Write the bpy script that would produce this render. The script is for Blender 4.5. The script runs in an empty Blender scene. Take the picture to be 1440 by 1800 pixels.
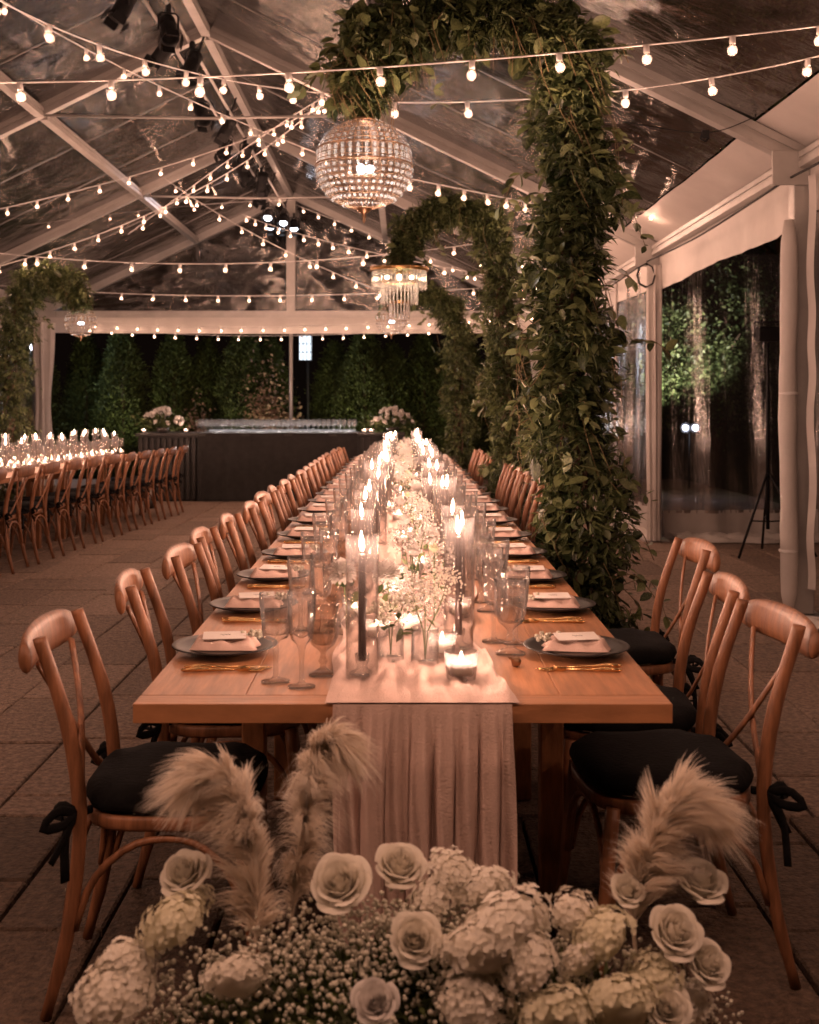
import bpy, math, random
import numpy as np
from mathutils import Vector, Matrix, Euler
random.seed(7); RNG = np.random.default_rng(7)
S = bpy.context.scene; COL = S.collection
PI = math.pi; sin = math.sin; cos = math.cos; R = math.radians

# ------------------------------------------------------------------ camera, sky, exposure
FPX, CX, HY, H = 2100.0, 708.0, 690.0, 1.435
cd = bpy.data.cameras.new('camera'); cam = bpy.data.objects.new('camera', cd); COL.objects.link(cam); S.camera = cam
cam.location = (0, 0, H); cam.rotation_euler = (R(90), 0, 0)
cd.sensor_fit = 'HORIZONTAL'; cd.sensor_width = 36; cd.lens = FPX / 1440 * 36
cd.shift_x = (720 - CX) / 1440; cd.shift_y = (HY - 900) / 1440
cd.clip_start = 0.05; cd.clip_end = 600
cd.dof.use_dof = True; cd.dof.focus_distance = 4.2; cd.dof.aperture_fstop = 52.5 / 7.5

W = bpy.data.worlds.new('World'); S.world = W; W.use_nodes = True
nt = W.node_tree; nt.nodes.clear()
sky = nt.nodes.new('ShaderNodeTexSky'); sky.sky_type = 'NISHITA'; sky.sun_disc = False
sky.sun_elevation = R(-4); sky.sun_rotation = R(250)
glow = nt.nodes.new('ShaderNodeMixRGB'); glow.inputs[0].default_value = 0.75; glow.inputs[2].default_value = (0.045, 0.026, 0.020, 1)
bg = nt.nodes.new('ShaderNodeBackground'); bg.inputs[1].default_value = 0.11
out = nt.nodes.new('ShaderNodeOutputWorld')
nt.links.new(sky.outputs[0], glow.inputs[1]); nt.links.new(glow.outputs[0], bg.inputs[0]); nt.links.new(bg.outputs[0], out.inputs[0])

S.view_settings.view_transform = 'Standard'; S.view_settings.look = 'None'; S.view_settings.gamma = 1
S.view_settings.exposure = -0.22; S.view_settings.use_curve_mapping = False
S.render.engine = 'CYCLES'
cy = S.cycles
cy.max_bounces = 8; cy.diffuse_bounces = 3; cy.glossy_bounces = 3; cy.transmission_bounces = 4; cy.transparent_max_bounces = 48
cy.caustics_reflective = False; cy.caustics_refractive = False; cy.sample_clamp_indirect = 2.0; cy.sample_clamp_direct = 30
cy.use_denoising = True; cy.use_light_tree = True; cy.use_adaptive_sampling = True; cy.adaptive_threshold = 0.02
try: cy.denoiser = 'OPENIMAGEDENOISE'; cy.denoising_input_passes = 'RGB_ALBEDO_NORMAL'
except Exception: pass

WARM = (1.0, 0.55, 0.385); CANDLE = (1.0, 0.55, 0.40); COOL = (0.80, 0.86, 1.0)
BULB_W, CANDLE_W = 4.6, 6.5

def fl(d): return -0.014 * max(0.0, d - 6.5)            # the patio falls gently away from the camera
def P(px, py, d): return Vector(((px - CX) * d / FPX, d, H - (py - HY) * d / FPX))

# ------------------------------------------------------------------ materials
MATS = {}
def nodes(name):
    m = bpy.data.materials.new(name); m.use_nodes = True; t = m.node_tree; t.nodes.clear()
    o = t.nodes.new('ShaderNodeOutputMaterial'); MATS[name] = m
    return m, t, o
def N(t, k, **kw):
    n = t.nodes.new(k)
    for a, v in kw.items():
        if a.startswith('i_'):
            key = a[2:].replace('_', ' '); key = int(key) if key.isdigit() else key
            n.inputs[key].default_value = v
        else: setattr(n, a, v)
    return n
def mat(name, col, rough=0.5, metal=0.0, var=0.25, scale=8, bump=0.0, bscale=None, stretch=(1, 1, 1), spec=0.5, sub=0.0, sheen=0.0, col2=None, obj_rand=0.0):
    m, t, o = nodes(name); L = t.links
    b = N(t, 'ShaderNodeBsdfPrincipled'); b.inputs['Roughness'].default_value = rough; b.inputs['Metallic'].default_value = metal
    b.inputs['Specular IOR Level'].default_value = spec
    if sheen: b.inputs['Sheen Weight'].default_value = sheen
    if sub: b.inputs['Subsurface Weight'].default_value = sub; b.inputs['Subsurface Radius'].default_value = (.02, .012, .008)
    tc = N(t, 'ShaderNodeTexCoord'); mp = N(t, 'ShaderNodeMapping'); mp.inputs['Scale'].default_value = stretch
    L.new(tc.outputs['Object'], mp.inputs[0])
    nz = N(t, 'ShaderNodeTexNoise'); nz.inputs['Scale'].default_value = scale; nz.inputs['Detail'].default_value = 6; nz.inputs['Roughness'].default_value = .62
    L.new(mp.outputs[0], nz.inputs['Vector'])
    cr = N(t, 'ShaderNodeValToRGB'); c = np.array(col)
    c2 = np.array(col2) if col2 else c * (1 + var)
    cr.color_ramp.elements[0].position = .3; cr.color_ramp.elements[1].position = .7
    cr.color_ramp.elements[0].color = (*(c * (1 - var)), 1); cr.color_ramp.elements[1].color = (*np.minimum(c2, 1), 1)
    L.new(nz.outputs['Fac'], cr.inputs[0]); src = cr.outputs[0]
    if obj_rand:
        oi = N(t, 'ShaderNodeObjectInfo'); hs = N(t, 'ShaderNodeHueSaturation'); mr = N(t, 'ShaderNodeMapRange')
        mr.inputs['To Min'].default_value = 1 - obj_rand; mr.inputs['To Max'].default_value = 1 + obj_rand
        L.new(oi.outputs['Random'], mr.inputs[0]); L.new(mr.outputs[0], hs.inputs['Value']); L.new(src, hs.inputs['Color']); src = hs.outputs[0]
    L.new(src, b.inputs['Base Color'])
    if bump:
        n2 = N(t, 'ShaderNodeTexNoise'); n2.inputs['Scale'].default_value = bscale or scale * 4; n2.inputs['Detail'].default_value = 5
        L.new(mp.outputs[0], n2.inputs['Vector'])
        bp = N(t, 'ShaderNodeBump'); bp.inputs['Strength'].default_value = bump; bp.inputs['Distance'].default_value = .01
        L.new(n2.outputs['Fac'], bp.inputs['Height']); L.new(bp.outputs[0], b.inputs['Normal'])
    L.new(b.outputs[0], o.inputs[0]); return m
def leafmat(name, c1, c2, trans=.35, rough=.45):
    m, t, o = nodes(name); L = t.links
    tc = N(t, 'ShaderNodeTexCoord'); nz = N(t, 'ShaderNodeTexNoise'); nz.inputs['Scale'].default_value = 9; L.new(tc.outputs['Object'], nz.inputs['Vector'])
    at = N(t, 'ShaderNodeAttribute', attribute_name='tint')
    mx = N(t, 'ShaderNodeMath', operation='ADD'); L.new(nz.outputs['Fac'], mx.inputs[0]); L.new(at.outputs['Fac'], mx.inputs[1])
    cr = N(t, 'ShaderNodeValToRGB'); cr.color_ramp.elements[0].position = .3; cr.color_ramp.elements[1].position = 1.25 if False else 1.0
    cr.color_ramp.elements[0].color = (*c1, 1); cr.color_ramp.elements[1].color = (*c2, 1); L.new(mx.outputs[0], cr.inputs[0])
    b = N(t, 'ShaderNodeBsdfPrincipled'); b.inputs['Roughness'].default_value = rough; L.new(cr.outputs[0], b.inputs['Base Color'])
    tr = N(t, 'ShaderNodeBsdfTranslucent'); L.new(cr.outputs[0], tr.inputs[0])
    ms = N(t, 'ShaderNodeMixShader'); ms.inputs[0].default_value = trans; L.new(b.outputs[0], ms.inputs[1]); L.new(tr.outputs[0], ms.inputs[2])
    L.new(ms.outputs[0], o.inputs[0]); return m
def glassmat(name, tint=(.93, .93, .93), refl=1.0, milk=.03, rough=.04, refr=.25, ior=1.45, milkcol=(.9, .9, .9), edge=7):
    # thin clear glass: mostly see-through, a share bent, Fresnel reflections
    m, t, o = nodes(name); L = t.links
    fr = N(t, 'ShaderNodeLayerWeight'); fr.inputs[0].default_value = .5
    pw = N(t, 'ShaderNodeMath', operation='POWER'); pw.inputs[1].default_value = 3.5; L.new(fr.outputs['Facing'], pw.inputs[0])
    mul = N(t, 'ShaderNodeMath', operation='MULTIPLY_ADD', use_clamp=True); mul.inputs[1].default_value = .45 * refl; mul.inputs[2].default_value = .045 * refl; L.new(pw.outputs[0], mul.inputs[0])
    tr = N(t, 'ShaderNodeBsdfTransparent'); tr.inputs[0].default_value = (*tint, 1)
    rf = N(t, 'ShaderNodeBsdfRefraction'); rf.inputs['Roughness'].default_value = .02; rf.inputs['IOR'].default_value = 1.12; rf.inputs[0].default_value = (*tint, 1)
    m1 = N(t, 'ShaderNodeMixShader'); m1.inputs[0].default_value = refr; L.new(tr.outputs[0], m1.inputs[1]); L.new(rf.outputs[0], m1.inputs[2])
    df = N(t, 'ShaderNodeBsdfTranslucent'); df.inputs[0].default_value = (*milkcol, 1)
    m2 = N(t, 'ShaderNodeMixShader'); mk = N(t, 'ShaderNodeMath', operation='MULTIPLY_ADD', use_clamp=True); mk.inputs[1].default_value = milk * edge; mk.inputs[2].default_value = milk; L.new(pw.outputs[0], mk.inputs[0]); L.new(mk.outputs[0], m2.inputs[0]); L.new(m1.outputs[0], m2.inputs[1]); L.new(df.outputs[0], m2.inputs[2])
    gl = N(t, 'ShaderNodeBsdfGlossy'); gl.inputs['Roughness'].default_value = rough
    m3 = N(t, 'ShaderNodeMixShader'); L.new(mul.outputs[0], m3.inputs[0]); L.new(m2.outputs[0], m3.inputs[1]); L.new(gl.outputs[0], m3.inputs[2])
    L.new(m3.outputs[0], o.inputs[0]); return m
def vinylmat(name, stretch, tint=(.80, .76, .75), strength=.6, scale=6, milk=.10, base=.16, rough=.10, coarse=.03):
    m, t, o = nodes(name); L = t.links
    tc = N(t, 'ShaderNodeTexCoord'); mp = N(t, 'ShaderNodeMapping'); mp.inputs['Scale'].default_value = stretch; L.new(tc.outputs['Object'], mp.inputs[0])
    n1 = N(t, 'ShaderNodeTexNoise'); n1.inputs['Scale'].default_value = scale; n1.inputs['Detail'].default_value = 4; n1.inputs['Roughness'].default_value = .6; n1.inputs['Distortion'].default_value = .6
    L.new(mp.outputs[0], n1.inputs['Vector'])
    bp = N(t, 'ShaderNodeBump'); bp.inputs['Strength'].default_value = strength; bp.inputs['Distance'].default_value = .02; L.new(n1.outputs['Fac'], bp.inputs['Height'])
    n3 = N(t, 'ShaderNodeTexNoise'); n3.inputs['Scale'].default_value = 1.7; n3.inputs['Detail'].default_value = 2; L.new(tc.outputs['Object'], n3.inputs['Vector'])
    b3 = N(t, 'ShaderNodeBump'); b3.inputs['Strength'].default_value = .8; b3.inputs['Distance'].default_value = coarse; L.new(n3.outputs['Fac'], b3.inputs['Height']); L.new(b3.outputs[0], bp.inputs['Normal'])
    lw = N(t, 'ShaderNodeLayerWeight'); lw.inputs[0].default_value = .5; L.new(bp.outputs[0], lw.inputs['Normal']); pw = N(t, 'ShaderNodeMath', operation='POWER'); pw.inputs[1].default_value = 3; L.new(lw.outputs['Facing'], pw.inputs[0])
    mr = N(t, 'ShaderNodeMapRange'); mr.inputs['To Min'].default_value = base; mr.inputs['To Max'].default_value = .8; L.new(pw.outputs[0], mr.inputs[0])
    tr = N(t, 'ShaderNodeBsdfTransparent'); tr.inputs[0].default_value = (*tint, 1)
    tl = N(t, 'ShaderNodeBsdfDiffuse'); tl.inputs[0].default_value = (.8, .76, .74, 1)
    ms = N(t, 'ShaderNodeMixShader'); ms.inputs[0].default_value = milk; L.new(tr.outputs[0], ms.inputs[1]); L.new(tl.outputs[0], ms.inputs[2])
    gl = N(t, 'ShaderNodeBsdfGlossy'); gl.inputs['Roughness'].default_value = rough; L.new(bp.outputs[0], gl.inputs['Normal'])
    m3 = N(t, 'ShaderNodeMixShader'); L.new(mr.outputs[0], m3.inputs[0]); L.new(ms.outputs[0], m3.inputs[1]); L.new(gl.outputs[0], m3.inputs[2])
    L.new(m3.outputs[0], o.inputs[0]); return m
def emis(name, col, st, see=0.0):
    m, t, o = nodes(name); e = N(t, 'ShaderNodeEmission'); e.inputs[0].default_value = (*col, 1); e.inputs[1].default_value = st
    if see:
        tr = N(t, 'ShaderNodeBsdfTransparent'); a = N(t, 'ShaderNodeAddShader'); t.links.new(e.outputs[0], a.inputs[0]); t.links.new(tr.outputs[0], a.inputs[1]); t.links.new(a.outputs[0], o.inputs[0])
    else: t.links.new(e.outputs[0], o.inputs[0])
    try: m.cycles.emission_sampling = 'NONE'
    except Exception: pass
    return m

M = {}
M['chair'] = mat('chair_wood', (.24, .105, .050), .45, var=.5, scale=5, stretch=(9, 9, 1.1), bump=.12, bscale=30, obj_rand=.12)
M['table'] = mat('table_wood', (.36, .165, .075), .40, var=.3, scale=4, stretch=(14, 1.2, 3), bump=.12, bscale=20)
M['table_end'] = mat('table_end_wood', (.36, .165, .075), .40, var=.3, scale=4, stretch=(1.2, 14, 3), bump=.12, bscale=20)
M['cushion'] = mat('black_cushion', (.006, .006, .0065), .9, var=.3, scale=40, bump=.3, bscale=90, spec=.2)
M['slab'] = mat('granite_slab', (.26, .185, .14), .8, var=.55, scale=38, bump=1.6, bscale=75, obj_rand=.22)
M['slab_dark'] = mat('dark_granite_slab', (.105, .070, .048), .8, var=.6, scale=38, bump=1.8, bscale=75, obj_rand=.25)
M['soil'] = mat('joint_sand', (.06, .05, .04), .95, scale=20)
M['lawn'] = mat('dark_lawn', (.03, .045, .015), .9, scale=3, bump=.5)
M['alu'] = mat('white_aluminium', (.46, .44, .42), .38, metal=.3, var=.12, scale=4, bump=.06, bscale=30)
M['fabric'] = mat('tent_fabric', (.58, .54, .51), .55, var=.08, scale=2.5, bump=.35, bscale=5)
M['cloth'] = mat('cream_cloth', (.72, .68, .64), .8, var=.1, scale=6, bump=.2)
M['black'] = mat('black_metal', (.010, .010, .011), .55, var=.3, bump=.1, spec=.25)
M['blackcloth'] = mat('black_linen', (.017, .016, .015), .8, var=.4, scale=12, bump=.2, bscale=60)
M['blackwood'] = mat('black_bar_wood', (.03, .028, .026), .5, var=.3, scale=6, stretch=(1, 1, .2))
M['plate'] = mat('black_stoneware', (.014, .012, .011), .38, var=.3, scale=9, spec=.3)
M['plate_rim'] = mat('grey_plate_rim', (.035, .03, .027), .35, var=.4, scale=14)
M['napkin'] = mat('blush_napkin', (.60, .44, .38), .85, var=.12, scale=12, bump=.25, bscale=160)
M['card'] = mat('card_paper', (.80, .76, .72), .7, var=.04, scale=5)
M['ink'] = mat('ink', (.06, .05, .05), .6)
M['gold'] = mat('gold_metal', (.80, .50, .22), .24, metal=1, var=.15, scale=30, bump=.1)
M['bronze'] = mat('bronze_wire', (.42, .27, .17), .35, metal=1, var=.25, scale=30)
M['taper'] = mat('dark_taper_wax', (.035, .022, .02), .35, var=.2, scale=10, sub=0)
M['wax'] = mat('white_wax', (.85, .80, .72), .5, var=.05, sub=.3)
M['cord'] = mat('white_cord', (.75, .72, .70), .5, var=.05)
M['runner'] = mat('blush_gauze', (.58, .43, .37), .9, var=.12, scale=14, stretch=(1, 1, 1), bump=.5, bscale=240)
M['bark'] = mat('bark', (.12, .075, .05), .9, var=.4, scale=12, stretch=(2, 2, .5), bump=.8)
M['stem'] = mat('green_stem', (.10, .14, .05), .6, var=.3)
M['twig'] = mat('vine_twig', (.16, .11, .05), .7, var=.3)
M['petal'] = leafmat('cream_petal', (.84, .79, .68), (.93, .90, .82), .3, .6)
M['petal_white'] = leafmat('white_petal', (.78, .74, .70), (.88, .86, .82), .3, .6)
M['hydrangea'] = leafmat('hydrangea_petal', (.74, .70, .52), (.90, .87, .70), .3, .6)
M['berry'] = leafmat('tiny_white_bloom', (.62, .60, .48), (.86, .83, .74), .2, .6)
M['pampas'] = leafmat('pampas_strand', (.84, .74, .62), (.96, .91, .83), .5, .8)
M['tulip'] = leafmat('green_tulip', (.55, .60, .38), (.8, .8, .62), .4, .5)
M['leaf'] = leafmat('smilax_leaf', (.018, .030, .010), (.20, .235, .10), .25, .36)
M['leaf2'] = leafmat('fern_leaf', (.025, .042, .012), (.21, .25, .10), .3, .5)
M['leaf_dark'] = leafmat('cedar_leaf', (.035, .052, .014), (.13, .165, .045), .25, .6)
M['blossom'] = leafmat('pink_shrub_leaf', (.16, .10, .06), (.42, .28, .20), .3, .6)
M['glass'] = glassmat('clear_glass', (.99, .985, .98), milk=.024, refl=2.6, rough=.09, refr=0, edge=16)
M['crystal'] = glassmat('crystal', (.93, .90, .88), 2.6, .16, .09, 0, 1.6)
M['hglass'] = glassmat('hurricane_glass', (.975, .965, .955), 1.5, .004, .07, 0, edge=8)
M['amber'] = glassmat('smoky_bronze_glass', (.90, .87, .84), 2.4, .015, .08, 0, edge=12, milkcol=(.42, .33, .27))
M['water'] = glassmat('water', (.90, .88, .86), 1.2, .01, .02, 0, 1.33)
M['bulbglass'] = glassmat('bulb_glass', (.97, .93, .9), 1.3, .03, .03, 0)
M['roofvinyl'] = vinylmat('roof_vinyl', (1.0, 3.2, 1.0), scale=6, strength=.32, milk=.004, base=.30, rough=.07, tint=(.74, .70, .68), coarse=.07)
M['wallvinyl'] = vinylmat('wall_vinyl', (2.6, 2.6, .16), scale=6, strength=.8, milk=.05, base=.5, rough=.15)
M['filament'] = emis('bulb_filament', (1, .66, .42), 90)
M['bulbglow'] = emis('bulb_inner_glow', (1, .60, .40), 1.0, 1)
M['flame'] = emis('candle_flame', (1, .74, .50), 130, 1)
M['whitelamp'] = emis('white_lamp', (.85, .9, 1), 9)
M['lantern'] = emis('lantern_glass', (.80, .90, 1), 2.2)
M['strip'] = emis('strip_glow', (.95, .88, .88), .35)
M['flood'] = emis('flood_lens', (.75, .82, 1), 250)

# ------------------------------------------------------------------ mesh helpers
class MB:
    def __init__(s): s.v = []; s.f = []; s.sm = True
    def add(s, vs, fs):
        b = len(s.v); s.v += [tuple(v) for v in vs]; s.f += [tuple(i + b for i in f) for f in fs]; return s
    def box(s, c, d, rot=None):
        vs = [Vector((x * d[0] / 2, y * d[1] / 2, z * d[2] / 2)) for x in (-1, 1) for y in (-1, 1) for z in (-1, 1)]
        if rot is not None:
            q = Euler(rot); [v.rotate(q) for v in vs]
        return s.add([v + Vector(c) for v in vs], [(0, 1, 3, 2), (4, 6, 7, 5), (0, 4, 5, 1), (2, 3, 7, 6), (0, 2, 6, 4), (1, 5, 7, 3)])
    def bbox(s, c, d, b=.004):                # box with chamfered vertical and top edges (rounded-looking)
        x, y, z = d[0] / 2, d[1] / 2, d[2] / 2; rings = []
        for zz, k in ((-z, b), (-z + b, 0), (z - b, 0), (z, b)):
            rings.append([(c[0] + sx * (x - k - (0 if e else b * .7)), c[1] + sy * (y - k - (b * .7 if e else 0)), c[2] + zz)
                          for sx, sy, e in ((-1, -1, 1), (-1, -1, 0), (1, -1, 0), (1, -1, 1), (1, 1, 1), (1, 1, 0), (-1, 1, 0), (-1, 1, 1))])
        return s.loft(rings, True, True)
    def loft(s, rings, closed=True, cap=True):
        n = len(rings[0]); vs = [p for r in rings for p in r]; fs = []
        for i in range(len(rings) - 1):
            for j in range(n if closed else n - 1):
                k = (j + 1) % n; fs.append((i * n + j, i * n + k, (i + 1) * n + k, (i + 1) * n + j))
        if cap and closed: fs += [tuple(range(n))[::-1], tuple(range((len(rings) - 1) * n, len(rings) * n))]
        return s.add(vs, fs)
    def tube(s, pts, r, n=8, cap=True, flat=1.0, up=None):
        pts = [Vector(p) for p in pts]; m = len(pts); rs = r if hasattr(r, '__len__') else [r] * m; rings = []
        ref = Vector(up) if up is not None else None
        for i, p in enumerate(pts):
            t = (pts[min(i + 1, m - 1)] - pts[max(i - 1, 0)]).normalized()
            if ref is None:
                ref = Vector((0, 0, 1)) if abs(t.z) < .9 else Vector((1, 0, 0))
            a = ref - t * ref.dot(t)
            if a.length < 1e-5: a = t.orthogonal()
            a.normalize(); b = t.cross(a)
            if up is None: ref = a
            rings.append([p + a * (cos(2 * PI * j / n) * rs[i]) + b * (sin(2 * PI * j / n) * rs[i] * flat) for j in range(n)])
        return s.loft(rings, True, cap)
    def lathe(s, prof, n=20, c=(0, 0, 0), ridge=0, rz=(0, 0), cap0=True, cap1=False):
        rings = []
        for r, z in prof:
            ring = []
            for j in range(n):
                rr = r
                if ridge and rz[0] <= z <= rz[1]: rr = r * (1 + ridge * (1 if j % 2 else -1))
                a = 2 * PI * j / n; ring.append((c[0] + rr * cos(a), c[1] + rr * sin(a), c[2] + z))
            rings.append(ring)
        b = len(s.v); s.loft(rings, True, False)
        if cap0: s.f.append(tuple(b + j for j in range(n))[::-1])
        if cap1: s.f.append(tuple(b + (len(rings) - 1) * n + j for j in range(n)))
        return s
    def ico(s, c, r, sq=1.0):
        p = (1 + 5 ** .5) / 2; q = r / (1 + p * p) ** .5
        vs = [(-1, p, 0), (1, p, 0), (-1, -p, 0), (1, -p, 0), (0, -1, p), (0, 1, p), (0, -1, -p), (0, 1, -p), (p, 0, -1), (p, 0, 1), (-p, 0, -1), (-p, 0, 1)]
        return s.add([(c[0] + v[0] * q, c[1] + v[1] * q, c[2] + v[2] * q * sq) for v in vs],
                     [(0, 11, 5), (0, 5, 1), (0, 1, 7), (0, 7, 10), (0, 10, 11), (1, 5, 9), (5, 11, 4), (11, 10, 2), (10, 7, 6), (7, 1, 8), (3, 9, 4), (3, 4, 2), (3, 2, 6), (3, 6, 8), (3, 8, 9), (4, 9, 5), (2, 4, 11), (6, 2, 10), (8, 6, 7), (9, 8, 1)])
    def sphere(s, c, r, n=12, m=8, sq=1.0):
        prof = [(max(r * sin(PI * i / m), 1e-4), -r * cos(PI * i / m) * sq) for i in range(m + 1)]
        return s.lathe(prof, n, c, cap0=False)
    def grid(s, fn, nu, nv):
        vs = [fn(i / nu, j / nv) for i in range(nu + 1) for j in range(nv + 1)]
        return s.add(vs, [(i * (nv + 1) + j, (i + 1) * (nv + 1) + j, (i + 1) * (nv + 1) + j + 1, i * (nv + 1) + j + 1) for i in range(nu) for j in range(nv)])
    def mesh(s, name, m, smooth=True):
        me = bpy.data.meshes.new(name); me.from_pydata(s.v, [], s.f); me.materials.append(m)
        if smooth: me.shade_smooth()
        me.update(); return me
def npmesh(name, V, F, m, tint=None, smooth=False):
    me = bpy.data.meshes.new(name); V = np.asarray(V, np.float32).reshape(-1, 3); F = np.asarray(F, np.int32); k = F.shape[1]
    me.vertices.add(len(V)); me.vertices.foreach_set('co', V.ravel())
    me.loops.add(F.size); me.loops.foreach_set('vertex_index', F.ravel())
    me.polygons.add(len(F)); me.polygons.foreach_set('loop_start', np.arange(0, F.size, k, dtype=np.int32))
    me.polygons.foreach_set('loop_total', np.full(len(F), k, np.int32))
    if smooth: me.polygons.foreach_set('use_smooth', np.ones(len(F), bool))
    if tint is not None:
        a = me.attributes.new('tint', 'FLOAT', 'POINT'); a.data.foreach_set('value', np.asarray(tint, np.float32).ravel())
    me.materials.append(m); me.update(calc_edges=True); me.validate(); return me
def link(name, data, parent=None, loc=(0, 0, 0), rot=(0, 0, 0), kind=None):
    o = bpy.data.objects.new(name, data); COL.objects.link(o); o.location = loc; o.rotation_euler = rot
    if parent is not None: o.parent = parent
    if kind: o['kind'] = kind
    return o
def part(name, mb, m, parent=None, smooth=True, **kw): return link(name, mb.mesh(name, m, smooth), parent, **kw)
def tag(o, label, cat, group=None):
    o['label'] = label; o['category'] = cat
    if group: o['group'] = group
    return o
def thing(name, label, cat, loc=(0, 0, 0), rz=0, group=None):
    return tag(link(name, None, None, loc, (0, 0, rz)), label, cat, group)
def copy(root, loc, rz=None, label=None, scale=None):
    r = root.copy(); COL.objects.link(r); r.location = loc
    if rz is not None: r.rotation_euler = (0, 0, rz)
    if label: r['label'] = label
    if scale: r.scale = (scale,) * 3 if not hasattr(scale, '__len__') else scale
    for ch in root.children:
        c = ch.copy(); COL.objects.link(c); c.parent = r
        for g in ch.children:
            d = g.copy(); COL.objects.link(d); d.parent = c
    return r
LIGHTS = {}
def lamp(parent, loc, w, col, r=.01, key=None):
    key = key or (round(w, 3), col, r)
    if key not in LIGHTS:
        l = bpy.data.lights.new('lamp_light', 'POINT'); l.energy = w; l.color = col; l.shadow_soft_size = r; LIGHTS[key] = l
    return link('light', LIGHTS[key], parent, loc)
TENS = {20: 'twenty', 30: 'thirty', 40: 'forty', 50: 'fifty', 60: 'sixty', 70: 'seventy', 80: 'eighty'}
ORD = ['first', 'second', 'third', 'fourth', 'fifth', 'sixth', 'seventh', 'eighth', 'ninth', 'tenth', 'eleventh', 'twelfth', 'thirteenth', 'fourteenth', 'fifteenth', 'sixteenth', 'seventeenth', 'eighteenth', 'nineteenth', 'twentieth']
for _t in (20, 30, 40, 50, 60, 70, 80): ORD += [TENS[_t] + '-' + q for q in ORD[:9]] + [{20: 'thirtieth', 30: 'fortieth', 40: 'fiftieth', 50: 'sixtieth', 60: 'seventieth', 70: 'eightieth', 80: 'ninetieth'}[_t]]
def od(i): return ORD[i]
# leaves: an oval, folded along the midrib, 6 triangles
LV = np.array([(0, 0, 0), (.14, .20, .03), (.42, .33, .06), (.75, .24, .05), (1, 0, -.08), (.75, -.24, .05), (.42, -.33, .06), (.14, -.20, .03), (.5, 0, -.03)], float)
LF = np.array([(0, 8, 1), (1, 8, 2), (2, 8, 3), (3, 8, 4), (4, 8, 5), (5, 8, 6), (6, 8, 7), (7, 8, 0)]); NLV = len(LV)
NV = np.array([(0, 0, 0), (.5, .10, .02), (1, 0, -.05), (.5, -.10, .02)], float); NF = np.array([(0, 3, 2), (0, 2, 1)])
def rotmats(dirs, roll):
    d = dirs / (np.linalg.norm(dirs, axis=1, keepdims=True) + 1e-9)
    up = np.tile([0, 0, 1.0], (len(d), 1)); up[np.abs(d[:, 2]) > .95] = [1, 0, 0]
    s = np.cross(up, d); s /= np.linalg.norm(s, axis=1, keepdims=True) + 1e-9; n = np.cross(d, s)
    c, sn = np.cos(roll)[:, None], np.sin(roll)[:, None]
    return np.stack([d, s * c + n * sn, n * c - s * sn], axis=2)
def scatter(pos, dirs, size, base=LV, faces=LF, roll=None, tint=None, squash=1.0):
    n = len(pos); roll = RNG.uniform(-.9, .9, n) if roll is None else roll
    Rm = rotmats(np.asarray(dirs, float), roll); b = base.copy(); b[:, 1] *= squash
    V = np.einsum('nij,kj->nki', Rm, b) * np.asarray(size)[:, None, None] + np.asarray(pos)[:, None, :]
    F = (faces[None] + (np.arange(n) * len(base))[:, None, None]).reshape(-1, faces.shape[1])
    tv = np.repeat(RNG.uniform(-.3, .35, n) if tint is None else tint, len(base))
    return V.reshape(-1, 3), F, tv
def merge(parts):
    Vs, Fs, Ts, b = [], [], [], 0
    for V, F, T in parts: Vs.append(V); Fs.append(F + b); Ts.append(T); b += len(V)
    return np.vstack(Vs), np.vstack(Fs), np.concatenate(Ts)
def catmull(pts, n):
    pts = [Vector(p) for p in pts]; pts = [pts[0] * 2 - pts[1]] + pts + [pts[-1] * 2 - pts[-2]]; res = []
    m = len(pts) - 3
    for k in range(n + 1):
        u = k / n * m; i = min(int(u), m - 1); t = u - i; a, b, c, d = pts[i:i + 4]
        res.append(.5 * ((2 * b) + (c - a) * t + (2 * a - 5 * b + 4 * c - d) * t * t + (3 * b - a - 3 * c + d) * t ** 3))
    return res

# ------------------------------------------------------------------ ground and paving
def gridfloor(name, x0, x1, ys, dz, m):
    mb = MB(); mb.add([(x, y, fl(y) + dz) for y in ys for x in (x0, x1)], [(2 * i, 2 * i + 1, 2 * i + 3, 2 * i + 2) for i in range(len(ys) - 1)])
    return part(name, mb, m, smooth=False, kind='structure')
gridfloor('ground', -300, 300, [-60, 0, 6.5, 24.0, 400], -.09, M['lawn'])
terrace = gridfloor('terrace', -9.5, 5.5, [-1, 6.5, 23.2], -.034, M['soil'])
slabs = []
def slab_course(x, w, y0, y1, ln):
    y = y0 - random.random() * ln
    while y < y1:
        L = ln * random.choice((.8, 1, 1, 1.25)); a = max(y, y0); b = min(y + L, y1)
        if b - a > .05: slabs.append((x, a, w, b - a))
        y += L
x = -9.4
while x < 5.3: slab_course(x, .40, 4.06, 23.0, .70); x += .40
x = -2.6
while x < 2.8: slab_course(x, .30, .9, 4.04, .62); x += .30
def vis(s):
    y = s[1] + s[3] / 2; xx = s[0] + s[2] / 2
    return y > 1.2 and -.36 * y - .3 < xx < .36 * y + .3
vs_ = [s for s in slabs if vis(s)]; vs_.sort(key=lambda s: s[1])
near, rest = vs_[:300], vs_[300:] + [s for s in slabs if not vis(s)]
def slabmb(mb, x, y, w, l):
    g = .006; z = random.uniform(-.003, .003); b = .006
    X0, X1, Y0, Y1 = x + g, x + w - g, y + g, y + l - g
    def ring(k, dz): return [(X0 + k, Y0 + k, fl(Y0) + dz), (X1 - k, Y0 + k, fl(Y0) + dz), (X1 - k, Y1 - k, fl(Y1) + dz), (X0 + k, Y1 - k, fl(Y1) + dz)]
    r = [ring(0, -.04), ring(0, z - b), ring(b, z)]; b0 = len(mb.v); mb.loft(r, True, False); mb.f.append((b0 + 8, b0 + 9, b0 + 10, b0 + 11)); return mb
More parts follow.
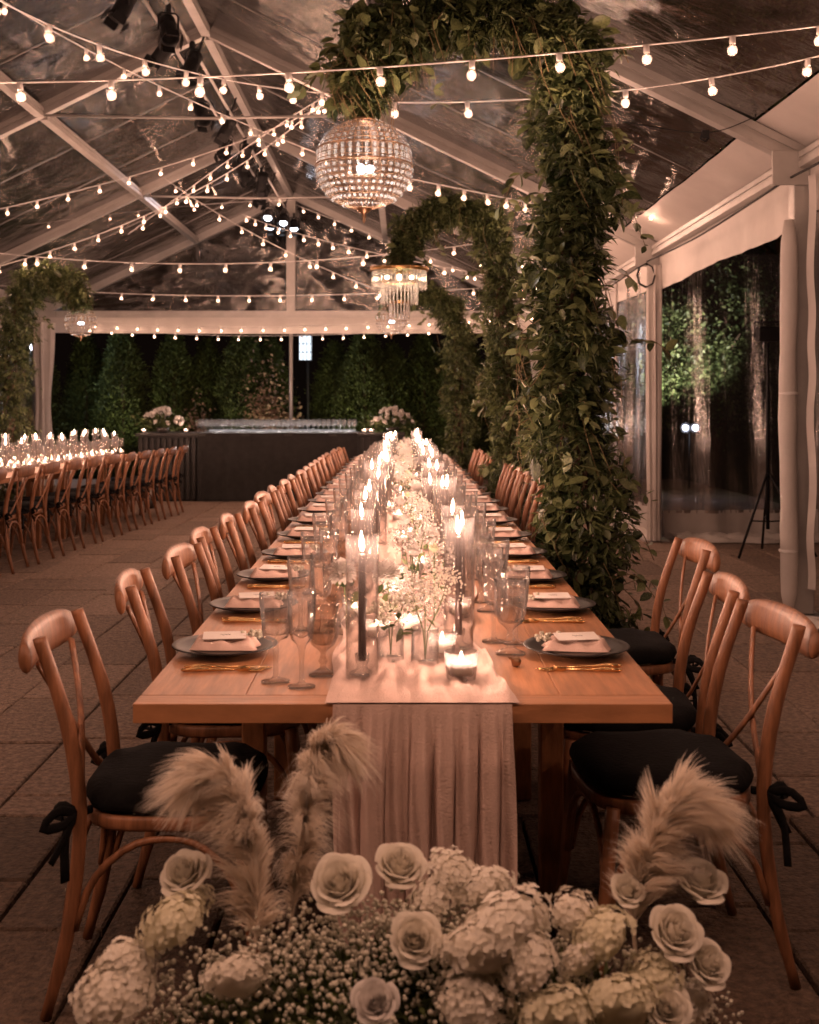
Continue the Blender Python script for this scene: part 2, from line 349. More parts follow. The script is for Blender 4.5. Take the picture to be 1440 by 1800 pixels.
for s in near: part('paving_slab', slabmb(MB(), *s), M['slab' if s[1] > 4.045 else 'slab_dark'], terrace, smooth=False)
mb = MB(); [slabmb(mb, *s) for s in rest]; part('paving_slab_field', mb, M['slab'], terrace, smooth=False, kind='stuff')

# ------------------------------------------------------------------ tent
TX, HW = -2.0, 4.57; XL, XR = TX - HW, TX + HW
FR = [3.1, 7.7, 12.2, 16.8, 21.4]
def apex(d): return H + 3.82 - .017 * (d - 7.7)
def eave(d): return H + 1.575 - .010 * (d - 7.7)
def roofz(x, d): return apex(d) - (apex(d) - eave(d)) * abs(x - TX) / HW
tent = thing('clear_frame_tent', 'large clear-top frame tent with white aluminium frame over the tables', 'tent', (0, 0, 0))
def beam(a, b, w=.10, h=.12):       # extruded beam with a groove along both faces
    a, b = Vector(a), Vector(b); t = (b - a).normalized(); up = Vector((0, 0, 1)) if abs(t.z) < .9 else Vector((0, 1, 0))
    s = t.cross(up).normalized(); u = s.cross(t); g = .012
    prof = [(-w / 2, -h / 2), (w / 2, -h / 2), (w / 2, -g), (w / 2 - .012, -g), (w / 2 - .012, g), (w / 2, g), (w / 2, h / 2), (-w / 2, h / 2), (-w / 2, g), (-w / 2 + .012, g), (-w / 2 + .012, -g), (-w / 2, -g)]
    return MB().loft([[p + s * x + u * y for x, y in prof] for p in (a, b)], True, True)
for i, d in enumerate(FR):
    for sx, X in ((-1, XL), (1, XR)):
        part('rafter', beam((X, d, eave(d) - .06), (TX + sx * .04, d, apex(d) - .06)), M['alu'], tent, smooth=False)
        po = part('post', MB().bbox((X, d, (eave(d) + fl(d)) / 2 - .02), (.13, .11, eave(d) - fl(d) - .10), .008), M['alu'], tent, smooth=False)
        part('base_plate', MB().bbox((X, d, fl(d) + .012), (.26, .26, .022), .003), M['alu'], po, smooth=False)
        hb = MB()
        for k in range(14): hb.box((X - .067, d + .02, fl(d) + .12 + k * .16), (.004, .014, .014))
        part('bolt_hole_row', hb, M['black'], po, smooth=False, kind='stuff')
        part('corner_bracket', MB().bbox((X - sx * .09, d - .07, eave(d) - .14), (.24, .02, .22), .004), M['alu'], tent, smooth=False)
PU = 1.69
for X in (TX - PU, TX, TX + PU, XL, XR):
    for a, b in zip(FR[:-1], FR[1:]):
        za, zb = (roofz(X, a), roofz(X, b)); o = .09 if X in (XL, XR) else .075
        part('purlin' if X not in (XL, XR) else 'eave_beam', beam((X, a + .06, za - o), (X, b - .06, zb - o), .09, .10), M['alu'], tent, smooth=False)
for d in FR[2:4]:
    part('collar_tie', MB().tube([(TX - PU, d - .03, roofz(TX - PU, d) - .1), (TX, d - .03, roofz(TX - PU, d) - .13), (TX + PU, d - .03, roofz(TX - PU, d) - .1)], .014), M['alu'], tent)
part('king_post', MB().bbox((TX, 21.4, (apex(21.4) + eave(21.4)) / 2 - .1), (.16, .10, apex(21.4) - eave(21.4)), .006), M['alu'], tent, smooth=False)
part('gable_beam', beam((XL, 21.36, eave(21.4) - .05), (XR, 21.36, eave(21.4) - .05), .1, .14), M['alu'], tent, smooth=False)
part('gable_post', MB().tube([(TX, 21.4, fl(21.4)), (TX, 21.4, eave(21.4) - .12)], .032, 10), M['alu'], tent)
# roof skins: clear vinyl, outer strip of white fabric
CLR = .93
def rnd(a, b, c): return sin(a * 3.1 + b * 1.7 + c) * .5 + sin(a * 7.3 - b * 4.1 + c * 2) * .3 + sin(b * 9.7 + a * 1.3 + c) * .2
for a, b in zip([0.6] + FR[1:-1], FR[1:]):
    for sx in (-1, 1):
        def f(u, v, lo=0, hi=CLR, sag=.05):
            d = a + (b - a) * u; k = lo + (hi - lo) * v; X = TX + sx * HW * k * 1.0
            return (X, d, roofz(X, d) + .012 - sag * sin(PI * u) * (.4 + .6 * sin(PI * min(1, k * 1.1))) + .010 * rnd(X * 1.5, d * 1.2, sx))
        part('clear_roof_panel', MB().grid(f, 30, 26), M['roofvinyl'], tent)
        part('white_roof_strip', MB().grid(lambda u, v: f(u, v, CLR + .004, 1.015, .03), 24, 6), M['fabric'], tent)
        if b > 6:
            for k in (.34, .67):
                part('roof_seam', MB().tube([Vector(f(k, u / 12)) - Vector((0, 0, .006)) for u in range(13)], .0035, 5), M['alu'], tent)
def gab(u, v):
    X = XL + .1 + (XR - XL - .2) * u; zt = roofz(X, 21.4) - .1; zb = eave(21.4) - .02
    return (X, 21.45 + .03 * rnd(X * 2, v * 3, 0), zb + (zt - zb) * v)
part('gable_panel', MB().grid(gab, 60, 12), M['roofvinyl'], tent)
def valance(p0, p1, drop, sag, name='valance', n=44, amp=.02, lift=0):
    p0, p1 = Vector(p0), Vector(p1); t = (p1 - p0).normalized(); s = Vector((-t.y, t.x, 0))
    def f(u, v):
        p = p0.lerp(p1, u); dr = drop * (1 - lift * sin(PI * u) * .5) + .05 * sin(u * 9) * lift
        return p + s * (amp * v * (sin(u * 31) + .6 * sin(u * 67 + 2) + .3 * rnd(u * 20, v * 8, 1))) + Vector((0, 0, -dr * v - sag * sin(PI * u) * v))
    part(name, MB().grid(f, n, 8), M['fabric'], tent)
valance((XL, 21.30, eave(21.4) - .10), (XR, 21.30, eave(21.4) - .10), .27, .02, amp=.012, n=90)
for i, (a, b) in enumerate(zip(FR[:-1], FR[1:])):
    valance((XR + .03, a + .07, eave(a) - .12), (XR + .03, b - .07, eave(b) - .12), .30 if i != 1 else .36, .05, lift=.25, n=70, amp=.008)
    valance((XL - .03, a + .07, eave(a) - .12), (XL - .03, b - .07, eave(b) - .12), .34, .04, lift=.25, amp=.008)
    part('eave_cable', MB().tube(catmull([(XR - .09, a, eave(a) - .2), (XR - .1, (a + b) / 2, eave(a) - .27), (XR - .09, b, eave(b) - .2)], 14), .009, 6), M['black'], tent)
def wall(p0, p1, zt0, zt1, zb, fold=.045, nf=9, skirt=True, gather=0.0):
    p0, p1 = Vector(p0), Vector(p1); t = (p1 - p0).normalized(); s = Vector((-t.y, t.x, 0)); L = (p1 - p0).length
    def f(u, v, lo, hi):
        p = p0.lerp(p1, u); zt = zt0 + (zt1 - zt0) * u; z0 = fl(p.y) + lo; zz = z0 + ((zt if hi is None else fl(p.y) + hi) - z0) * v
        k = zz / 3; am = fold * (.45 + .8 * (1 - k))
        return (p.x + s.x * am * (sin(u * L * nf) + .5 * sin(u * L * nf * 2.3 + k * 3)), p.y + s.y * am * (sin(u * L * nf) + .5 * sin(u * L * nf * 2.3 + k * 3)), zz)
    part('clear_wall_curtain', MB().grid(lambda u, v: f(u, v, zb, None), max(40, int(L * 22)), 24), M['wallvinyl'], tent)
    if skirt: part('white_wall_skirt', MB().grid(lambda u, v: f(u, v, .005, zb + .03), max(30, int(L * 14)), 6), M['fabric'], tent)
wall((XR + .05, 2.8, 0), (XR + .05, 7.62, 0), eave(3) - .1, eave(7.7) - .1, .34)
wall((XR + .05, 12.28, 0), (XR + .05, 16.72, 0), eave(12) - .1, eave(16.8) - .1, .30)
wall((XR + .05, 16.9, 0), (XR + .05, 21.3, 0), eave(16.8) - .1, eave(21.4) - .1, .30)
wall((XR + .12, 12.32, 0), (6.2, 12.6, 0), eave(12) - .1, eave(12) - .1, .27, fold=.03)
wall((XL - .05, 12.3, 0), (XL - .05, 21.3, 0), eave(12) - .1, eave(21.4) - .1, .28)
part('wall_seam_strip', MB().bbox((XR + .01, 14.5, 1.42), (.02, .12, 2.7), .004), M['fabric'], tent, smooth=False)
# vinyl pooled on the paving
def pool(x0, x1, y0, y1, seed):
    def f(u, v):
        e = sin(PI * v) ** .5 if 0 < v < 1 else 0
        return (x0 + (x1 - x0) * u + .04 * rnd(u * 4, v * 3, seed), y0 + (y1 - y0) * v + .08 * rnd(u * 3, v, seed + 1), fl(y0) + .012 + e * .05 * (1 + rnd(u * 9, v * 6, seed)))
    part('pooled_wall_skirt', MB().grid(f, 30, 12), M['fabric'], tent)
pool(2.25, 2.62, 12.4, 15.5, 1); pool(2.75, 4.4, 11.9, 12.35, 5); pool(2.42, 2.75, 6.3, 7.5, 3)
# gathered curtains and the rolled one by the near post
def drape(x, y, zt, zb, w, n=18, tie=.5, waist=.45, name='gathered_curtain', m='fabric'):
    def f(u, v):
        a = 2 * PI * u; k = 1 - (1 - waist) * math.exp(-((v - tie) / .22) ** 2); r = w * k * (1 + .18 * sin(a * 7) + .08 * sin(a * 13 + v * 4))
        return (x + r * cos(a), y + r * .6 * sin(a), zb + (zt - zb) * v)
    part(name, MB().grid(f, 70, n), M[m], tent)
drape(XR - .12, 21.2, eave(21.4) - .2, fl(21.2), .18); drape(XL + .22, 21.1, eave(21.4) - .2, fl(21.2), .17, waist=.7)
drape(XR - .03, 12.05, eave(12) - .25, fl(12) + .02, .07, waist=.85, tie=.1)
def roll(v): return .062 + .014 * sin(v * 9) + .008 * sin(v * 31)
part('rolled_curtain', MB().tube([(XR - .115 + .006 * sin(k * .5), 7.60, fl(7.7) + .03 + k * .14) for k in range(19)], [.02, .05] + [.056 + .003 * sin(k * 1.1) + .002 * sin(k * 3.7) for k in range(16)] + [.03], 12), M['fabric'], tent)
for z in (.42, 1.42): part('curtain_tie', MB().lathe([(.058, 0), (.063, .010), (.058, .02)], 14, (XR - .115, 7.60, z), cap0=False), M['cord'], tent)
part('curtain_edge', MB().grid(lambda u, v: (XR - .02 + .03 * v + .006 * sin(u * 29 + sin(u * 11)), 7.52 - .05 * v + .010 * sin(u * 19), .2 + 2.6 * u), 60, 4), M['fabric'], tent)
for d, pr in ((12.2, 1), (16.8, 1)):
    part('cable_coil', MB().tube([(XR - .12 + .09 * cos(a / 8 * 2 * PI) * (1 + .1 * sin(a)), d - .12 - .004 * a, eave(d) - .35 + .12 * sin(a / 8 * 2 * PI)) for a in range(25)], .008, 6), M['black'], tent)

# ------------------------------------------------------------------ stage lights on the ridge pipe
pipe = thing('lighting_pipe', 'pair of black pipes carrying spotlights below the tent ridge', 'lighting rig')
def pz(d): return apex(d) - .42
for dx in (-.09, .09):
    part('pipe', MB().tube([(TX - .12 + dx, 8.2, pz(8.2)), (TX - .12 + dx, 21.2, pz(21.2))], .017, 8), M['alu'], pipe)
for k, d in enumerate((9.0, 12.15, 14.5, 16.75, 19, 21.1)):
    part('hanger', MB().tube([(TX - .12, d, pz(d)), (TX - .02, d, apex(d) - .12)], .012, 6), M['black'], pipe)
def spot(label, d, dx, tilt, rz, lit=False):
    r = thing('spotlight', label, 'spotlight', (TX - .12 + dx, d, pz(d) - .03), rz, 'black spotlights clamped below the ridge')
    part('clamp', MB().bbox((0, 0, -.01), (.05, .045, .09), .004), M['black'], r, smooth=False)
    part('yoke', MB().tube([(-.10, 0, -.24), (-.10, 0, -.09), (-.07, 0, -.06), (.07, 0, -.06), (.10, 0, -.09), (.10, 0, -.24)], .011, 6), M['black'], r)
    c = Vector((0, 0, -.22)); q = Euler((tilt, 0, 0))
    mb = MB().lathe([(.04, .15), (.07, .145), (.082, .12), (.082, .05), (.076, .04), (.082, .03), (.088, -.12), (.092, -.16), (.084, -.16), (.082, -.10)], 16, cap0=True)
    for i in range(len(mb.v)):
        v = Vector(mb.v[i]); v.rotate(q); mb.v[i] = tuple(v + c)
    b = part('body', mb, M['black'], r)
    mb = MB().lathe([(.001, -.105), (.04, -.112), (.081, -.105)], 14)
    for i in range(len(mb.v)):
        v = Vector(mb.v[i]); v.rotate(q); mb.v[i] = tuple(v + c)
    part('lens', mb, M['whitelamp' if lit else 'glass'], b)
    r.scale = (.85, .85, .85)
    mb = MB()
    for a in (0, 1, 2, 3):
        w = Vector((0, .11, -.19)) ; w.rotate(Euler((0, 0, a * PI / 2))); w.rotate(q); mb.box(w + c, (.13 if a % 2 == 0 else .01, .01 if a % 2 == 0 else .13, .09), (tilt, 0, 0))
    part('barn_door', mb, M['black'], b, smooth=False)
    return r
sp = [(9.7, -.14, .5, 2.2), (10.3, .10, -.6, .4), (10.9, -.05, .7, 1.2), (11.35, .12, .5, 2.6), (13.2, -.1, -.6, .5), (13.9, .08, .5, 2.0), (15.0, -.1, .6, 2.9), (15.3, .1, .5, .9), (16.4, -.08, -.5, 1.3), (17.1, .1, .7, .3), (18.2, 0, .5, 2.4)]
for i, (d, dx, t, rz) in enumerate(sp):
    spot('black theatre spotlight, %s along the ridge pipe from the camera' % od(i), d, dx, t, rz)
for i, (d, dx, t, rz) in enumerate(((20.0, -.13, -.95, .1), (20.5, .08, -.9, -.2), (20.9, -.2, -.6, .2), (21.0, .0, -.7, 0), (21.1, .2, -.8, .1))):
    r = spot('black spotlight with its lens lit white, %s of the five at the far gable' % od(i), d, dx, t, rz, True)
    if i < 2:
        l = bpy.data.lights.new('beam', 'SPOT'); l.energy = 130; l.color = COOL; l.spot_size = R(34); l.spot_blend = .6; l.shadow_soft_size = .06
        o = link('light', l, r, (0, -.22, -.32)); tgt = Vector(((-3.4 if i == 0 else -.3), 17.5, 4.6)); wp = Vector(r.location) + Vector((0, -.22, -.32))
        o.rotation_euler = ((tgt - wp).to_track_quat('-Z', 'Y').to_matrix() @ Matrix.Rotation(0, 3, 'Z')).to_euler(); r.rotation_euler = (0, 0, 0)

# ------------------------------------------------------------------ string lights
sock = MB().lathe([(.006, 0), (.016, -.004), (.017, -.040), (.013, -.046)], 10).mesh('socket', M['cord'])
globe = MB().lathe([(.012, -.042), (.014, -.047), (.021, -.055), (.0265, -.067), (.028, -.077), (.0255, -.090), (.017, -.101), (.001, -.106)], 14, cap0=False).mesh('globe', M['bulbglass'])
fila = MB().sphere((0, 0, -.078), .0095, 8, 6).mesh('filament', M['filament'])
halo = MB().sphere((0, 0, -.077), .0245, 12, 8).mesh('bulb_glow', M['bulbglow'])
def string_light(label, pts, spacing, w=1.0, off=.5):
    if 'tiny' in label: w = .16
    p = [P(*q) for q in pts]; path = catmull(p, 60) if len(p) > 3 else []
    if not path:
        a, m_, b = p; c = m_ * 2 - (a + b) / 2
        path = [a * (1 - t) ** 2 + c * 2 * t * (1 - t) + b * t * t for t in [k / 60 for k in range(61)]]
    r = thing('string_light', label, 'string light', tuple(path[0]), 0, 'festoon strings of warm globe bulbs under the roof'); o = path[0]
    part('wire', MB().tube([q - o for q in path], .0042, 5), M['cord'], r)
    acc = 0; nxt = spacing * off
    for a, b in zip(path[:-1], path[1:]):
        L = (b - a).length
        while acc + L >= nxt:
            q = a.lerp(b, (nxt - acc) / L) - o
            rot = (random.uniform(-.12, .12), random.uniform(-.12, .12), 0)
            bb = link('bulb', globe, r, q, rot); link('socket', sock, bb); link('filament', fila, bb); link('glow', halo, bb)
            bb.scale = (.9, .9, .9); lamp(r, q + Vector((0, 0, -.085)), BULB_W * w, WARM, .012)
            nxt += spacing * random.uniform(.96, 1.04)
        acc += L
string_light('nearest descending string of large bulbs from the top left corner to the roof centre', [(-60, -34, 6.0), (300, 118, 7.2), (640, 168, 9.0)], .36)
string_light('string of smaller bulbs running under the nearest one in the upper left', [(-30, -22, 8.5), (300, 160, 10.5), (640, 300, 13.4)], .46)
string_light('near level string of large bulbs crossing the whole tent behind the first garland', [(-70, 146, 5.7), (700, 116, 5.7), (1540, 34, 5.7)], .43, off=.66)
string_light('near string of large bulbs rising to the upper right corner of the tent', [(600, 178, 7.4), (1060, 163, 6.6), (1540, 72, 6.0)], .48, off=.8)
string_light('string falling left from the roof centre across the second left rafter', [(600, 168, 12.2), (330, 280, 13), (-40, 376, 14)], .42)
string_light('longest string falling from the roof centre down to the left garland', [(575, 172, 12.2), (300, 358, 14), (-40, 478, 14.6)], .34)
string_light('string crossing down to the right in front of the far gable', [(290, 314, 16.4), (470, 424, 16.9), (670, 512, 17)], .36)
string_light('string from the far ridge down to the right garlands', [(425, 376, 17.5), (590, 428, 15.5), (900, 492, 13.5)], .34)
string_light('level string of bulbs crossing in front of the tiered chandelier', [(-60, 438, 12.3), (545, 458, 12.3), (1160, 366, 12.3)], .48)
string_light('level string of small bulbs just above the far valance', [(-40, 498, 16.9), (450, 520, 16.9), (1020, 494, 16.9)], .45)
string_light('upper of two strings of tiny bulbs hung over the far valance', [(150, 566, 21.15), (480, 574, 21.15), (950, 552, 21.15)], .37)
string_light('lower of two strings of tiny bulbs at the foot of the far valance', [(140, 572, 20.8), (500, 590, 20.8), (960, 562, 20.8)], .37)
string_light('short string running from the round chandelier behind the near garland', [(690, 308, 9), (840, 338, 10), (1010, 372, 12)], .40)
string_light('short string along the right eave near the coiled cable', [(1040, 366, 11.2), (1150, 370, 11.2), (1260, 352, 11.2)], .37)
string_light('short string crossing low at the right eave beside the second post', [(940, 412, 13.5), (1080, 386, 12.4), (1215, 366, 11.4)], .36)
string_light('string seen behind the second garland against the right roof', [(830, 452, 16), (900, 462, 15), (985, 438, 13)], .34)

string_light('faint string joining the roof centre to the far left garland', [(560, 176, 12.2), (420, 268, 14), (225, 412, 15.5)], .36)
string_light('string sloping left below the ridge spotlights in front of the far gable', [(515, 352, 20), (330, 362, 19), (30, 398, 17)], .5)
string_light('string from the ridge spotlights falling right behind the tiered chandelier', [(520, 360, 20.5), (700, 430, 19), (930, 520, 18)], .42)
for k, (yy, zz) in enumerate(((1.15, 2.45), (3.4, 3.5))):  # extra strings out of view, added to brighten the foreground
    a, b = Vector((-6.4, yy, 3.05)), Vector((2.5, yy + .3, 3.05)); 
    string_light(['added unseen string of bulbs overhead to light the near flowers', 'added unseen string of bulbs overhead to light the near table end'][k],
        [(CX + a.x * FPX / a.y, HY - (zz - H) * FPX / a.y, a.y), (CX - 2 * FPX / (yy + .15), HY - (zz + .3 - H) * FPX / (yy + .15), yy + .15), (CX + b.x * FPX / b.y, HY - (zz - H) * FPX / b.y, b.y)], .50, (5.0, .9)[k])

# ------------------------------------------------------------------ tables
T0, TL = 2.587, 2.44
def long_table(X, d0, L, label, name='farm_table'):
    r = thing(name, label, 'table', (X, d0, 0), 0, 'wooden farm tables set end to end'); z0, z1 = .76 + fl(d0), .76 + fl(d0 + L); w = 1.17; n = 5; e = .0015 + (.078 if d0 == T0 else 0)
    if d0 == T0: part('end_board', MB().bbox((0, .039, z0 - .021), (w, .0755, .042), .0012), M['table_end'], r, smooth=False)
    for k in range(n):                         # boards along the table
        xa = -w / 2 + w / n * k; xb = xa + w / n; g = .0003
        mb = MB(); rs = []
        for yy, zz in ((e, z0), (L - e, z1)):
            rs.append([(xa + g, yy, zz - .042), (xb - g, yy, zz - .042), (xb - g, yy, zz - .002), (xb - g - .0012, yy, zz), (xa + g + .0012, yy, zz), (xa + g, yy, zz - .002)])
        part('board', mb.loft(rs, True, True), M['table'], r, smooth=False)
    for yy, zz in ((.80, z0), (L - .80, z1)):
        part('apron', MB().bbox((0, yy, zz - .085), (.86, .05, .085), .003), M['table'], r, smooth=False)
        for sx in (-1, 1):
            part('leg', MB().bbox((sx * .42, yy, (zz - .043 + fl(d0 + yy)) / 2), (.065, .065, zz - .043 - fl(d0 + yy)), .006), M['table'], r, smooth=False)
    return r
T0, TL = 2.587, 2.44
for k in range(5):
    long_table(0, T0 + k * TL, TL, ['nearest farm table with its bare wooden end facing the camera', 'second farm table of the long row from the camera', 'third farm table of the long row from the camera', 'fourth farm table of the long row from the camera', 'last farm table of the long row, nearest the bar'][k])
LX = -3.95
for k in range(3):
    long_table(LX, 8.30 + k * TL, TL, ['nearest farm table of the left row, behind the chairs', 'middle farm table of the left row, behind the chairs', 'far farm table of the left row, next to the bar'][k])
def tz(d): return .76 + fl(d)
# gauze runner
def runner(X, d0, d1, w, hang, label, seed):
    r = thing('table_runner', label, 'table runner', (X, 0, 0))
    n = 260
    def f(u, v):
        d = d0 + (d1 - d0) * u; a = v - .5
        edge = w * (1 + .06 * sin(d * 5 + seed) + .04 * sin(d * 13)); xx = a * edge + .02 * sin(d * 3 + seed)
        h = .005 + .020 * max(0, rnd(xx * 22 + .9 * sin(d * 3), d * 3.5, seed)) + .007 * abs(sin(xx * 80 + 3 * sin(d * 4)))
        h = .005 + (h - .005) * min(1, max(0, d - d0) / .06)
        return (xx, d, tz(d) + h)
    part('runner_top', MB().grid(f, n, 44), M['runner'], r)
    if hang:
        def g(u, v):
            a = v - .5; fall = u; k = min(1, u * 6)
            xx = a * w * (1.0 + .03 * sin(u * 5)) + .02 * sin(d0 * 3 + seed) + .006 * sin(v * 50 + u * 3) * k
            fo = (sin(v * 38 + 2.2 * sin(v * 9) + 1.2 * sin(u * 3)) + .8 * sin(v * 71 + 1.5 * sin(u * 4 + v * 5) + 1) * (.5 + .5 * sin(v * 13)) + .6 * sin(v * 17 + u) + .45 * sin(v * 131 + 2 * sin(u * 6))) * .0125 * k
            z = tz(d0) + .0045 - fall * (tz(d0) - .03)
            return (xx, d0 - .012 - .018 * k + fo + .0 * fall, z)
        part('runner_fall', MB().grid(g, 50, 150), M['runner'], r)
    return r
runner(.03, T0 - .006, T0 + 5 * TL, .385, True, 'long blush gauze runner falling in folds over the near table end', 1)
runner(LX, 8.4, 15.55, .40, False, 'blush gauze runner under the candles on the left table row', 4)

# ------------------------------------------------------------------ chairs
def make_chair():
    r = thing('cross_back_chair', 'x', 'chair', (0, 0, 0), 0, 'wooden cross-back chairs')
    def pp(z, s):
        pts = [(0, -.275, .205), (.25, -.215, .197), (.45, -.200, .19), (.65, -.228, .187), (.86, -.290, .180)]
        for (z0, x0, y0), (z1, x1, y1) in zip(pts[:-1], pts[1:]):
            if z <= z1: k = (z - z0) / (z1 - z0); k = k; return Vector((x0 + (x1 - x0) * k, s * (y0 + (y1 - y0) * k), z))
        return Vector((-.29, s * .18, z))
    for s in (-1, 1):
        path = catmull([(-.275, s * .205, 0), (-.225, s * .198, .2), (-.200, s * .19, .44), (-.225, s * .187, .65), (-.290, s * .180, .85), (-.293, s * .18, .862)], 16)
        part('rear_leg', MB().tube(path, [.0135] * 2 + [.0165] * 5 + [.018] * 4 + [.0165] * 4 + [.0155, .010], 10), M['chair'], r)
        path = catmull([(.17, s * .185, .44), (.195, s * .195, .2), (.215, s * .205, 0)], 8)
        part('front_leg', MB().tube(path, [.018, .018, .0175, .017, .016, .015, .014, .0135, .013], 10), M['chair'], r)
    def railsec(t):                                   # crest rail: bowed, deeper in the middle, rounded ends
        y = -.222 + .444 * t; e = abs(2 * t - 1); bow = -.318 - .024 * (1 - e * e); hh = .046 * (1 - .35 * e ** 6) + .004 * (1 - e); zc = .825 + .008 * (1 - e * e)
        th = .014; return [(bow + th * cos(a) * (1.0) - .10 * (hh * sin(a)), y, zc + hh * sin(a)) for a in [2 * PI * k / 12 for k in range(12)]]
    part('top_rail', MB().loft([railsec(t / 16) for t in range(17)]), M['chair'], r)
    for s in (-1, 1):
        pts = catmull([(-.305, s * .14, .80), (-.272, s * .075, .70), (-.245, 0, .60), (-.222, -s * .10, .50), (-.203, -s * .165, .455)], 14)
        part('back_slat', MB().tube([p + Vector((.004 * s, 0, 0)) for p in pts], .0135, 8, flat=.42, up=(0, 1, .4)), M['chair'], r)
    ring = []
    def se(a, w, d, p=3.2):
        c, s_ = cos(a), sin(a); return (math.copysign(abs(c) ** (2 / p), c) * d, math.copysign(abs(s_) ** (2 / p), s_) * w)
    prof = [(1.0, .425), (1.02, .432), (1.02, .452), (1.0, .458), (.86, .458), (.85, .44), (.86, .425)]
    rings = []
    for k in range(28):
        a = 2 * PI * k / 28; x_, y_ = se(a, .205, .205); rings.append([(x_ * q * (1), y_ * q * (1 + .05 * (x_ > 0)), z) for q, z in prof])
    mb = MB(); n = len(prof); mb.add([p for q in rings for p in q], [(i * n + j, ((i + 1) % 28) * n + j, ((i + 1) % 28) * n + (j + 1) % n, i * n + (j + 1) % n) for i in range(28) for j in range(n)])
    part('seat_frame', mb, M['chair'], r)
    for path in ([(-.235, -.19, .20), (-.222, -.17, .31), (-.212, -.10, .385), (-.208, 0, .405), (-.212, .10, .385), (-.222, .17, .31), (-.235, .19, .20)],
                 [(.195, -.185, .20), (.19, -.165, .31), (.185, -.09, .385), (.182, 0, .405), (.185, .09, .385), (.19, .165, .31), (.195, .185, .20)],
                 [(-.21, -.198, .20), (-.17, -.196, .31), (-.09, -.194, .385), (0, -.193, .405), (.08, -.194, .385), (.15, -.196, .31), (.18, -.198, .20)],
                 [(-.21, .198, .20), (-.17, .196, .31), (-.09, .194, .385), (0, .193, .405), (.08, .194, .385), (.15, .196, .31), (.18, .198, .20)]):
        part('brace', MB().tube(catmull(path, 16), .009, 8), M['chair'], r)
    rings = []
    for q, z in ((.90, .460), (.99, .468), (1.03, .485), (1.0, .505), (.93, .516), (.7, .521), (.3, .523), (.02, .523)):
        rings.append([(se(2 * PI * k / 28, .205, .205)[0] * q * 1.02, se(2 * PI * k / 28, .205, .205)[1] * q * 1.02 + 0, z + .004 * sin(k * 1.7) * (q > .8)) for k in range(28)])
    cu = part('cushion', MB().loft(rings), M['cushion'], r)
    for s in (-1, 1):
        mb = MB(); o = Vector((-.205, s * .205, .47))
        mb.tube([o + Vector(v) for v in ((.03, -s * .03, 0), (0, 0, 0), (-.03, s * .012, .012), (-.025, s * .025, -.005))], .010, 6, flat=.35)
        for q in (-1, 1): mb.tube(catmull([o, o + Vector((-.03, s * .03 + q * .02, .022)), o + Vector((-.055, s * .035 + q * .045, -.006)), o + Vector((-.02, s * .02 + q * .02, -.014)), o], 10), .011, 6, flat=.25)
        for q in (-1, 1): mb.tube(catmull([o, o + Vector((-.02, s * .03 + q * .01, -.05)), o + Vector((-.03 + q * .01, s * .045 + q * .025, -.12 - .03 * q))], 6), .012, 6, flat=.2)
        part('tie', mb, M['cushion'], cu)
    return r
chair = make_chair(); used = False
def place_chair(x, d, rz, label, group):
    global used
    o = chair if not used else copy(chair, (0, 0, 0)); used = True
    o.location = (x, d, fl(d)); o.rotation_euler = (0, 0, rz); o['label'] = label; o['group'] = group
    return o
SD = [3.08 + .61 * j for j in range(19)]
lc = [(2.95, -.55, .03), (3.70, -.52, .10), (4.30, -.485, -.04), (4.86, -.50, .02), (5.44, -.475, .04)] + [(5.44 + .607 * k, -.46 + random.uniform(-.02, .02), random.uniform(-.06, .06)) for k in range(1, 16)]
for i, (d, x, rz) in enumerate(lc):
    place_chair(x, d, rz, 'cross-back wooden chair, %s from the camera on the left side of the long table' % od(i), 'chairs on the left of the long table')
rc = [(3.06, .655, .10), (3.60, .66, -.05), (4.46, .79, .05)]
rc2 = [7.35, 7.9, 8.45, 9.0, 9.6, 10.2, 12.2, 12.8, 13.4, 14.0]
for i, (d, x, rz) in enumerate(rc):
    place_chair(x, d, PI + rz, ['cross-back wooden chair nearest the camera on the right, in front of its neighbour', 'second cross-back chair on the right, its rail touching the nearest one', 'third cross-back chair on the right, pulled out toward the clear wall'][i], 'chairs on the right of the long table')
for i, d in enumerate(rc2):
    place_chair(.62 - .012 * (d - 8) + random.uniform(-.02, .02), d, PI + random.uniform(-.06, .06), 'cross-back wooden chair, %s on the right beyond the near garland column' % od(i), 'chairs on the right of the long table')
for i in range(11):
    d = 9.35 + .60 * i; place_chair(-3.27 + (-.28 + .046 * i) * .8, d, PI + random.uniform(-.05, .05), 'cross-back wooden chair seen from behind, %s in the left table row' % od(i), 'chairs along the aisle side of the left table row')

# ------------------------------------------------------------------ tableware
def lines(rzone): return rzone
g_wine = MB().lathe([(.034, .0), (.034, .003), (.012, .007), (.006, .016), (.0055, .05), (.0075, .075), (.006, .09), (.012, .098), (.026, .104), (.029, .112), (.032, .15), (.036, .19), (.038, .208), (.0365, .208), (.034, .19), (.030, .15), (.027, .114), (.004, .108)], 30, ridge=.10, rz=(.100, .192)).mesh('fluted_glass', M['glass'])
g_flute = MB().lathe([(.032, .0), (.032, .003), (.011, .007), (.0055, .016), (.005, .055), (.0075, .085), (.012, .098), (.022, .110), (.025, .125), (.029, .17), (.033, .222), (.0315, .222), (.027, .17), (.023, .125), (.003, .112)], 26, ridge=.11, rz=(.104, .20)).mesh('champagne_glass', M['glass'])
gob = [(.035, .0), (.035, .004), (.020, .010), (.008, .018), (.0065, .026), (.0115, .034), (.007, .044), (.0065, .054), (.013, .062), (.026, .072), (.034, .092), (.0365, .115), (.037, .15), (.038, .175), (.0365, .175), (.034, .115), (.031, .092), (.022, .076), (.003, .070)]
